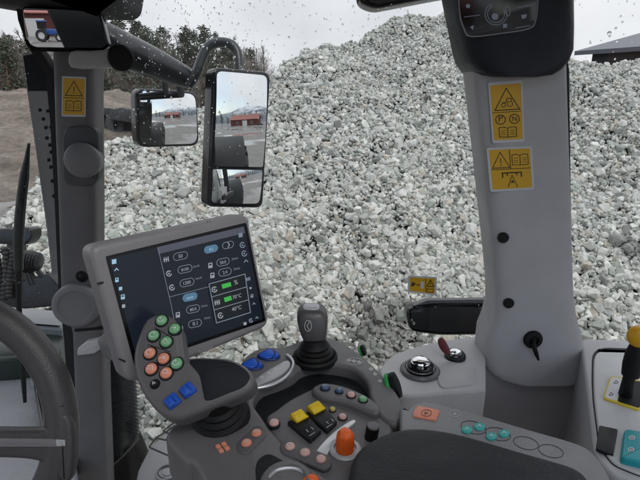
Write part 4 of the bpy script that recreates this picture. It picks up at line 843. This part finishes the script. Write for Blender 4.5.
b = MB(); b.slab(ons(sm([(349, 470), (356, 450), (372, 437), (392, 428.5), (415, 425.5), (440, 427.5), (470, 434), (520, 448.5), (556, 458.5), (576, 465.5), (589, 476), (596, 495), (598, 530), (596, 640), (345, 640), (345, 520)], 4), A, .026), aZ, .07, .011, pad, 6); b.build('armrest_pad', ac)

# multifunction grip
gp = Plane(P(185, 375, .62), (-.06, -.62, .78))
mg = thing('multifunction_grip', 'kidney shaped control grip with green, orange and blue keys', 'control lever', on(221, 424, A))
gout = sm([(160.5, 313), (171, 316), (179, 325), (181.5, 340), (185, 356), (201, 356), (228, 358), (246, 366), (254, 379), (248, 391), (230, 399.5), (208, 408), (192, 414.5), (176, 419), (160, 414), (146, 399), (136.5, 381), (132.5, 362), (134.5, 344), (143, 322), (151, 315)], 4)
gripm = mat('grip_grey', (.12, .116, .118), .45, grain=.3)
b = MB(); b.slab(ons(gout, gp), gp.n, .03, .009, gripm, 6); b.build('body', mg)
b = MB(); b.slab(ons(sm([(189, 361), (205, 359), (228, 361), (242, 367), (249.5, 376), (244, 386), (228, 393), (207, 400.5), (203, 392), (199, 375)], 4), gp, .0012), gp.n, .004, .001, bowlm, 2); b.build('palm_pad', mg)
for c, mt, gi in (((162, 321), green, 2), ((175, 329.3), green, 3), ((154, 336), green, 0), ((166.6, 342.3), green, 1), ((177, 364), green, 2), ((150.3, 353.6), orange, 0), ((164, 359), orange, 3), ((151.7, 369.2), orange, 4), ((166.6, 373.5), orange, 5)): button(mg, c, gp, .0076, mt, GL[gi])
button(mg, (155.2, 384.2), gp, .0052, black, [[(-.3, -.35), (.4, 0), (-.3, .35), (-.3, -.35)]], 'play_button')
for cx, cy in ((171.5, 400), (187, 389)):
    b = MB(); pl_ = gp.off(.005); b.slab(ons(rq([(cx - 9.5, cy + .5), (cx + 2, cy - 9), (cx + 9.8, cy + .5), (cx - 2, cy + 9.5)], 1.8), pl_), gp.n, .009, .0022, blue, 3)
    for q_, hh in (([(cx - 7.6, cy + .5), (cx - 2.4, cy - 4.0), (cx + 3.6, cy + 2.6), (cx - 1.8, cy + 7.4)], .0035), ([(cx - 1.2, cy - 5.0), (cx + 1.8, cy - 7.4), (cx + 7.8, cy - .2), (cx + 4.8, cy + 1.8)], .0018)): b.slab(ons(rq(q_, 1.2, 3), pl_, hh), gp.n, .005, .0012, blue, 3)
    b.build('blue_rocker', mg)
b = MB(); b.stroke([(154.5, 327.5), (171.5, 337)], .8, gp, dark); b.stroke([(147.5, 344.5), (170.5, 352)], .8, gp, dark); b.build('groove', mg)
b = MB(); o_ = on(221, 418, A); topp = on(215, 392, gp, -.02)
b.lathe(o_, (topp - o_).normalized(), [(.040, -.004), (.040, .003), (.036, .009), (.038, .014), (.033, .019), (.0345, .024), (.029, .029), (.030, .034), (.024, .039), (.024, .048)], black, 32); b.build('boot', mg)
b = MB(); b.tube([o_ + (topp - o_) * .3, topp], [.024, .026], black, 18); b.build('stem', mg)

# joystick
js = thing('joystick', 'upright grey and black joystick at the far end of the console', 'joystick', on(315, 361, A))
o_ = on(315, 357, A); b = MB(); b.lathe(o_, (-.02, 0, 1), [(.038, -.004), (.038, .003), (.035, .006), (.031, .003), (.031, .009), (.027, .012), (.0285, .016), (.0235, .019), (.0245, .023), (.020, .027), (.018, .036)], black, 32); b.build('boot', js)
b = MB(); dj = .805
def ringx(cx, cy, w, dp, e=3.2):
    c = P(cx, cy, dj); r_ = []
    for k in range(24):
        a = 2 * math.pi * k / 24; ca, sa = math.cos(a), math.sin(a)
        r_.append(c + RT * math.copysign(abs(ca) ** (2 / e), ca) * w * dj / FPX + Vector((0, 1, .12)) * math.copysign(abs(sa) ** (2 / e), sa) * dp)
    return r_
b.rings([ringx(315.5, 350, 7.6, .012, 2.2), ringx(315.3, 345, 8.4, .013, 2.4), ringx(314.6, 340, 10.4, .016), ringx(314, 333, 12.8, .019), ringx(313, 325, 14.6, .021), ringx(312.4, 317, 15.4, .021), ringx(312, 312, 14.9, .020), ringx(311.8, 309, 13, .018), ringx(311.6, 307.2, 10, .014), ringx(311.6, 306.6, 6, .009)], mat('joystick_grey', (.065, .063, .065), .4, grain=.25)); b.build('handle', js)
b = MB(); b.rings([ringx(315.5, 353, 7.8, .0125, 2.2), ringx(315.2, 347, 9, .0140, 2.4), ringx(314.8, 341.5, 10.6, .0166)], black); b.build('collar', js)
b = MB(); b.rings([ringx(311.4, 308.4, 9, .011), ringx(311.3, 306.2, 8, .010), ringx(311.3, 305.4, 5.5, .006)], silverp); b.build('top_key', js)
b = MB(); b.tube([P(308 + 3.4 * math.cos(a), 326 + 5.5 * math.sin(a), dj - .0212) for a in [2 * math.pi * i / 20 for i in range(21)]], .0007, icond, 5)
b.tube([P(309, 330, dj - .0212), P(307, 326, dj - .0212), P(309.5, 322, dj - .0212)], .0008, icond, 5); b.build('handle_icon', js)

# side console with dial and key
Sd = hplane(1.865); sc2 = thing('side_console', 'light grey side console holding a chrome dial below the window', 'console', on(430, 370, Sd) - Vector((0, 0, .2)))
b = MB(); b.slab(ons(sm([(379, 369), (388, 358), (402, 350.5), (424, 344), (448, 339.5), (470, 336.2)], 4, False) + [(486, 334), (486, 389), (474, 391)] + sm([(470, 391), (440, 393), (410, 396), (392, 392), (383, 383)], 3, False), Sd), aZ, .32, .006, consl, 5); b.build('body', sc2)
b = MB(); b.slab(ons(sm([(441, 366), (448, 369), (462, 368.5), (474, 367), (476, 374), (474, 383), (458, 386), (442, 387), (437.5, 377)], 4), Sd, .0025), aZ, .01, .002, mat('step_grey', (.47, .465, .47), .5, grain=.25), 3); b.build('raised_step', sc2)
o_ = on(420, 371, Sd); b = MB(); b.lathe(o_, aZ, [(.036, 0), (.036, .003), (.033, .006), (.028, .006), (.027, .003), (0, .003)], mat('dial_ring_grey', (.12, .118, .122), .4), 40); b.build('dial_ring', sc2)
b = MB(); b.lathe(o_, aZ, [(.0245, .003), (.0245, .012), (.023, .016), (.018, .020)], gloss, 36); b.lathe(o_, aZ, [(.0182, .0195), (.016, .023), (.0105, .0252), (.009, .0245), (0, .0235)], chrome, 36); b.lathe(o_, aZ, [(.0249, .006), (.0252, .008), (.0249, .010)], chrome, 36); b.build('dial', sc2)
o_ = on(455, 357, Sd); b = MB(); b.lathe(o_, (-.1, -.2, 1), [(.020, -.002), (.020, .004), (.017, .008), (.013, .008)], dark, 28); b.lathe(o_, (-.1, -.2, 1), [(.0128, .007), (.0125, .011), (.010, .0125), (0, .0125)], chrome, 28); b.build('ignition_lock', sc2)
ky = thing('ignition_key', 'dark red key standing in the ignition lock', 'key', o_ + Vector((0, 0, .01)))
b = MB(); kd = P(455, 352.5, (on(455, 357, Sd) - CAM).dot(FW) - .02); kpl = Plane(P(446, 347, (kd - CAM).dot(FW)), (-.3, -.9, .3))
b.slab(ons(sm([(437.5, 341), (441, 338), (444.5, 340.5), (449.5, 350), (449.5, 354), (446, 355), (440, 349)], 4), kpl), kpl.n, .008, .0025, redkey, 3); b.build('fob', ky)
b = MB(); b.tube([on(447, 352.5, kpl, -.004), o_ + Vector((-.001, -.003, .012))], .0028, chrome, 8); b.build('shank', ky)

# right rear console
Rr = hplane(1.885); rc = thing('rear_console', 'pale right hand console with a yellow framed lever slot and teal switch', 'console', on(620, 430, Rr) - Vector((0, 0, .2)))
b = MB(); b.slab(ons(rq([(580, 338), (760, 345), (760, 520), (640, 487), (610, 474), (594, 452), (588, 400)], [6, 3, 3, 10, 10, 10, 20]), Rr), aZ, .4, .006, mat('rear_console_frame', (.50, .495, .505), .5, grain=.25), 4); b.build('frame', rc)
b = MB(); b.slab(ons(rq([(594, 353), (604, 349), (760, 355), (760, 505), (640, 474), (613, 463), (600, 444), (593, 390)], [8, 6, 3, 3, 8, 8, 10, 20]), Rr, .004), aZ, .008, .003, panel, 4); b.build('panel', rc)
b = MB(); b.slab(ons(rq([(592.3, 351.3), (603.5, 347.4), (760, 353), (760, 507), (639, 476), (612, 465), (598.3, 445), (591.3, 390)], [8, 6, 3, 3, 8, 8, 10, 20]), Rr, .0012), aZ, .002, .0004, seal, 1); b.build('seam', rc)
Rp = Rr.off(.004)
b = MB(); b.slab(ons(rq([(610.5, 375.5), (650, 381), (640, 410), (603, 398)], 3), Rp, .003), aZ, .004, .001, mat('slot_yellow', (.72, .55, .03), .4), 2); sl_ = b.build('slot_frame', rc)
b = MB(); b.k = 2; b.fill(rq([(611.8, 377), (623, 378.8), (617, 401), (605, 397.2)], 2), Rp, lwht, .003); b.fill(rq([(623.2, 379), (648.5, 382.5), (639.5, 408.2), (617.4, 401.4)], 2), Rp, seal, .003)
for c in ((616, 382), (611, 394)): b.stroke([(c[0] - 2, c[1] + 1), (c[0], c[1] - 1.5), (c[0] + 2.2, c[1] + .4), (c[0], c[1] + 1.6)], .7, Rp, inkm, True, h=.003)
b.build('slot_plate', sl_)
b = MB(); b.slab(ons(rq([(599.5, 425), (618, 429), (613.5, 455), (596, 448.5)], 1.5), Rp, .0025), aZ, .004, .001, dark, 2); b.build('blank_cover', rc)
b = MB(); b.slab(ons(rq([(624.5, 428), (668, 434), (664, 468), (620.5, 457)], [4, 3, 3, 4]), Rp, .010), aZ, .014, .0035, tealb, 4); ts = b.build('teal_switch', rc)
b = MB(); 
for c, r0 in (((632, 437.5), 3.2), ((631, 449.5), 3.2)): b.fill(circ(c, r0, 16, r0 * .72), Rp, icon, .0102); b.stroke(circ(c, r0 * .55, 10, r0 * .4), .7, Rp, inkm, True, h=.0103)
b.build('switch_icon', ts)
lv = thing('gear_lever', 'black lever with a yellow ball knob in the yellow framed slot', 'lever', on(625, 396, Rp))
b = MB(); l0 = on(625, 396, Rp); dl = (l0 - CAM).dot(FW); b.tube([l0, P(628.5, 380, dl - .02), P(631, 372, dl - .025)], [.010, .0085, .0085], black, 14); b.tube([P(630.5, 375, dl - .024), P(632.5, 364, dl - .03), P(634.5, 354, dl - .035), P(636.5, 345, dl - .04)], [.0125, .0135, .0125, .009], black, 14); b.build('shaft', lv)
b = MB(); b.ell(P(638.5, 336.5, dl - .045), (.0155, .0155, .017), yknob, 22, 14); b.build('knob', lv)

# ================================================================== BEHIND THE CAMERA (seen in the mirrors)
def along(deg, dist):
    v = rotz(BACK, deg); return v * dist
for i in range(14):
    v_ = along(-6 + 2.4 * i, rr_.uniform(134, 158)); k = rr_.choice([0, 1, 3, 4, 3]); o = copy_tree(protos[k]); o.location = (v_.x, v_.y, 0); s_ = rr_.uniform(1.1, 1.7); o.scale = (s_, s_, s_); o['group'] = 'trees behind the red barn'
    o['label'] = 'pine behind the red barn, reflected in the tall outside mirror' if k > 2 else 'bare tree behind the red barn, reflected in the tall outside mirror'
# own tractor flank
dk = W0 + WD * 2.7 - WN * .36
rw = thing('muddy_wheel', 'large muddy rear wheel of this tractor seen in the outside mirrors', 'wheel', (dk.x, dk.y, 0))
tyre((dk.x, dk.y, .95), WN, .95, .62, rw, 'tyre', 20, mat('muddy_tyre', (.03, .028, .026), .7, var=.3))
b = MB(); b.lathe((dk.x, dk.y, .95), -WN, [(.5, .05), (.5, .18), (.44, .14), (.2, .06), (.18, .1), (0, .1)], greenp, 30); b.build('rim', rw)
fd = thing('rear_fender', 'black rear fender over the big wheel of this tractor', 'fender', (dk.x, dk.y, 1.9))
b = MB(); rs = []
for i in range(17):
    a = R(18 + 144 * i / 16); c = Vector((dk.x, dk.y, .95)) + (WD * math.cos(a) + aZ * math.sin(a)) * 1.04; o2 = (WD * math.cos(a) + aZ * math.sin(a))
    rs.append([c - WN * .22, c + WN * .34, c + WN * .34 + o2 * .04, c - WN * .22 + o2 * .05])
b.rings(rs, mat('black_fender_plastic', (.012, .014, .014), .6, spec=.3)); b.build('shell', fd)
dp = thing('cab_flank', 'dark green lower cab side panel under the side window', 'panel', tuple(W0 + WD * 1.5) [:2] + (1.0,))
b = MB(); p0, p1 = W0 + WD * .95 - WN * .03, W0 + WD * 2.5 - WN * .03
b.slab([(p0.x, p0.y, .85), (p1.x, p1.y, .85), (p1.x, p1.y, 1.70), (p0.x, p0.y, 1.66)], -WN, .03, .01, greenp); b.build('panel', dp)
rpil = thing('rear_pillar', 'dark rear corner pillar of the cab', 'pillar', tuple(W0 + WD * 1.95)[:2] + (1.6,))
b = MB(); c = W0 + WD * 1.95 - WN * .07; b.tube([(c.x, c.y, 1.5), (c.x, c.y, 2.7)], .075, dark, 12); b.build('post', rpil)
lpil = thing('rear_pillar', 'dark far side rear pillar of the cab', 'pillar', (-.40, -.80, 1.4))
b = MB(); b.slab([(-.58, -.80, 1.2), (-.12, -.80, 1.2), (-.12, -.80, 2.68), (-1.0, -.80, 2.68)], (0, 1, 0), .06, .02, dark); b.build('post', lpil)
# barns
c1 = along(6.5, 118); barn('red_barn', 'red timber barn across the wet yard, seen in the tall mirror', (c1.x, c1.y, 0), math.atan2(-c1.x, c1.y) + R(14), 24, 12, 4.2, 7.2, redw, mat('rusty_roof', (.24, .08, .065), .7, var=.2), [(0, 0, 3.6, 3.4, 'f', 'white'), (-6, 1.2, 1.4, 1.4, 'f', ''), (6, 1.2, 1.4, 1.4, 'f', '')])
c2 = along(-1, 60) + Vector((10, 12, 0)) * 0
barn('red_workshop', 'long red building with white doors behind the blue tractor', (-20, -58, 0), R(180 + 4), 44, 12, 4.6, 8.0, redw, mat('pink_roof', (.42, .17, .15), .7, var=.15), [(-9, 0, 3.4, 3.2, 'f', 'white'), (0, 0, 3.4, 3.2, 'f', 'white'), (8, 1.2, 2, 1.5, 'f', '')])
# dark car parked by the barn
v_ = along(12.5, 96); cx_, cy_ = v_.x, v_.y; cr = thing('parked_car', 'dark car parked on the yard beside the red barn, seen in the tall mirror', 'car', (cx_, cy_, 0)); carp = mat('dark_car_paint', (.02, .025, .035), .25, coat=.5)
fd_ = Vector((-v_.y, v_.x, 0)).normalized(); sd_ = v_.normalized()
def cpt(x, y, z): return Vector((cx_, cy_, 0)) + fd_ * x + sd_ * y + aZ * z
b = MB(); b.slab([cpt(x, -.88, z) for x, z in [(-2.2, .35), (2.2, .35), (2.25, .75), (1.3, .95), (.7, 1.42), (-1.2, 1.45), (-2.0, 1.0), (-2.25, .9)]], -sd_, 1.76, .08, carp); b.build('body', cr)
b = MB(); b.slab([cpt(x, -.885, z) for x, z in [(-1.7, 1.0), (1.05, .97), (.62, 1.34), (-1.12, 1.37)]], -sd_, .03, .005, darkwin); b.build('side_window', cr)
for x in (-1.35, 1.4):
    for y in (-.8, .8): tyre(cpt(x, y, .33), sd_, .33, .22, cr, 'wheel', 14)
# blue tractor
bt_ = thing('blue_tractor', 'blue tractor with white wheel rims parked before the red building', 'tractor', (-6.6, -36, 0))
bp_ = mat('blue_paint', (.015, .09, .35), .3, coat=.4); wr = mat('white_rim', (.7, .7, .68), .5)
ox, oy = -6.6, -36
b = MB(); b.slab([(ox - .4, oy - .4, 1.75), (ox + 1.9, oy - .4, 1.6), (ox + 1.9, oy + .4, 1.6), (ox - .4, oy + .4, 1.75)], (0.06, 0, 1), .75, .1, bp_); b.build('bonnet', bt_)
b = MB(); b.slab([(ox - 1.5, oy - .75, 2.85), (ox - .2, oy - .75, 2.85), (ox - .2, oy + .75, 2.85), (ox - 1.5, oy + .75, 2.85)], aZ, .18, .06, bp_); b.build('roof', bt_)
b = MB(); b.box((ox - .85, oy, 2.2), 1.15, 1.35, 1.0, darkwin); b.build('cab', bt_)
for (x, y, rr0, wd_) in ((-1.0, .85, .85, .5), (-1.0, -.85, .85, .5), (1.4, .8, .6, .4), (1.4, -.8, .6, .4)):
    o = tyre((ox + x, oy + y, rr0), (0, 1, 0), rr0, wd_, bt_, 'wheel', 18); b = MB(); b.lathe((ox + x, oy + y, rr0), (0, math.copysign(1, y), 0), [(rr0 * .58, 0), (rr0 * .56, wd_ * .3), (rr0 * .3, wd_ * .2), (0, wd_ * .22)], wr, 20); b.build('rim', o)
# hills behind
hm = bpy.data.materials.new('snowy_hills'); hm.use_nodes = True; N = hm.node_tree.nodes; L = hm.node_tree.links
tc = N.new('ShaderNodeTexCoord'); sx = N.new('ShaderNodeSeparateXYZ'); nz = N.new('ShaderNodeTexNoise'); nz.inputs['Scale'].default_value = .02; nz.inputs['Detail'].default_value = 8; L.new(tc.outputs['Object'], sx.inputs[0]); L.new(tc.outputs['Object'], nz.inputs['Vector'])
ma_ = N.new('ShaderNodeMath'); ma_.operation = 'MULTIPLY_ADD'; ma_.inputs[1].default_value = 160; L.new(nz.outputs['Fac'], ma_.inputs[0]); L.new(sx.outputs['Z'], ma_.inputs[2]); mr = N.new('ShaderNodeMapRange'); mr.inputs['From Min'].default_value = 120; mr.inputs['From Max'].default_value = 190; L.new(ma_.outputs[0], mr.inputs['Value'])
rp_ = N.new('ShaderNodeValToRGB'); rp_.color_ramp.elements[0].color = (.10, .12, .14, 1); rp_.color_ramp.elements[1].color = (.65, .67, .7, 1); L.new(mr.outputs[0], rp_.inputs['Fac']); L.new(rp_.outputs[0], N['Principled BSDF'].inputs['Base Color']); N['Principled BSDF'].inputs['Roughness'].default_value = .9
hv, hf = [], []; n1, n2 = 120, 12
for j in range(n2):
    for i in range(n1):
        a = R(-175 + 200 * i / (n1 - 1)); d = 700 + 45 * j; h = (1 - abs(j / (n2 - 1) - .8) * 1.25) * (80 + 55 * noise.noise(Vector((a * 3.1, 1.3, .5))) + 25 * noise.noise(Vector((a * 11, j * .4, 2)))) - 8
        hv.append((d * math.cos(a), d * math.sin(a), h if j else -2))
for j in range(n2 - 1):
    for i in range(n1 - 1): hf.append((j * n1 + i, j * n1 + i + 1, (j + 1) * n1 + i + 1, (j + 1) * n1 + i))
simple('hills', hv, hf, hm, 'structure')

# ================================================================== LIGHT
SUN_EL, SUN_AZ = R(48), R(150)   # azimuth clockwise from +Y
w = bpy.data.worlds.new('World'); S.world = w; w.use_nodes = True; N = w.node_tree.nodes; L = w.node_tree.links
bg = N['Background']; bg.inputs['Strength'].default_value = .10
sky = N.new('ShaderNodeTexSky'); sky.sky_type = 'NISHITA'; sky.sun_disc = False; sky.sun_elevation = SUN_EL; sky.sun_rotation = SUN_AZ
tc = N.new('ShaderNodeTexCoord'); nz = N.new('ShaderNodeTexNoise'); nz.inputs['Scale'].default_value = 2.2; nz.inputs['Detail'].default_value = 7; nz.inputs['Roughness'].default_value = .55; L.new(tc.outputs['Generated'], nz.inputs['Vector'])
cov = N.new('ShaderNodeSeparateXYZ'); L.new(tc.outputs['Generated'], cov.inputs[0])
fr = N.new('ShaderNodeMapRange'); fr.inputs['From Min'].default_value = -.5; fr.inputs['From Max'].default_value = .5; fr.inputs['To Min'].default_value = -.06; fr.inputs['To Max'].default_value = .42; L.new(cov.outputs['Y'], fr.inputs['Value'])
ad = N.new('ShaderNodeMath'); ad.operation = 'ADD'; L.new(nz.outputs['Fac'], ad.inputs[0]); L.new(fr.outputs[0], ad.inputs[1])
rm = N.new('ShaderNodeMapRange'); rm.inputs['From Min'].default_value = .38; rm.inputs['From Max'].default_value = .58; L.new(ad.outputs[0], rm.inputs['Value'])
cl = N.new('ShaderNodeValToRGB'); cl.color_ramp.elements[0].position = .35; cl.color_ramp.elements[1].position = .7; cl.color_ramp.elements[0].color = (.70, .72, .78, 1); cl.color_ramp.elements[1].color = (.93, .93, .97, 1)
nz2 = N.new('ShaderNodeTexNoise'); nz2.inputs['Scale'].default_value = 3.5; nz2.inputs['Detail'].default_value = 6; L.new(tc.outputs['Generated'], nz2.inputs['Vector']); L.new(nz2.outputs['Fac'], cl.inputs['Fac'])
sc8 = N.new('ShaderNodeVectorMath'); sc8.operation = 'SCALE'; zen = N.new('ShaderNodeMapRange'); zen.inputs['From Min'].default_value = .12; zen.inputs['From Max'].default_value = 1; zen.inputs['To Min'].default_value = 6.4; zen.inputs['To Max'].default_value = 10.5; L.new(cov.outputs['Z'], zen.inputs['Value']); L.new(zen.outputs['Result'], sc8.inputs['Scale']); L.new(cl.outputs[0], sc8.inputs[0])
mx = N.new('ShaderNodeMix'); mx.data_type = 'RGBA'; L.new(rm.outputs[0], mx.inputs['Factor']); L.new(sky.outputs[0], mx.inputs['A']); L.new(sc8.outputs[0], mx.inputs['B']); L.new(mx.outputs['Result'], bg.inputs['Color'])
sl = bpy.data.lights.new('sun', 'SUN'); sl.energy = .7; sl.angle = R(28); sl.color = (1, .97, .93); so = bpy.data.objects.new('sun', sl); COL.objects.link(so)
sd = Vector((math.sin(SUN_AZ) * math.cos(SUN_EL), math.cos(SUN_AZ) * math.cos(SUN_EL), math.sin(SUN_EL))); so.rotation_euler = (-sd).to_track_quat('-Z', 'Y').to_euler(); so.location = (0, 0, 20)
S.view_settings.view_transform = 'Standard'; S.view_settings.look = 'None'; S.view_settings.exposure = .68; S.view_settings.gamma = 1; S.view_settings.use_curve_mapping = False
S.render.engine = 'CYCLES'; S.cycles.caustics_reflective = False; S.cycles.caustics_refractive = False; S.cycles.use_denoising = True
S.cycles.max_bounces = 10; S.cycles.transparent_max_bounces = 16; S.cycles.transmission_bounces = 8
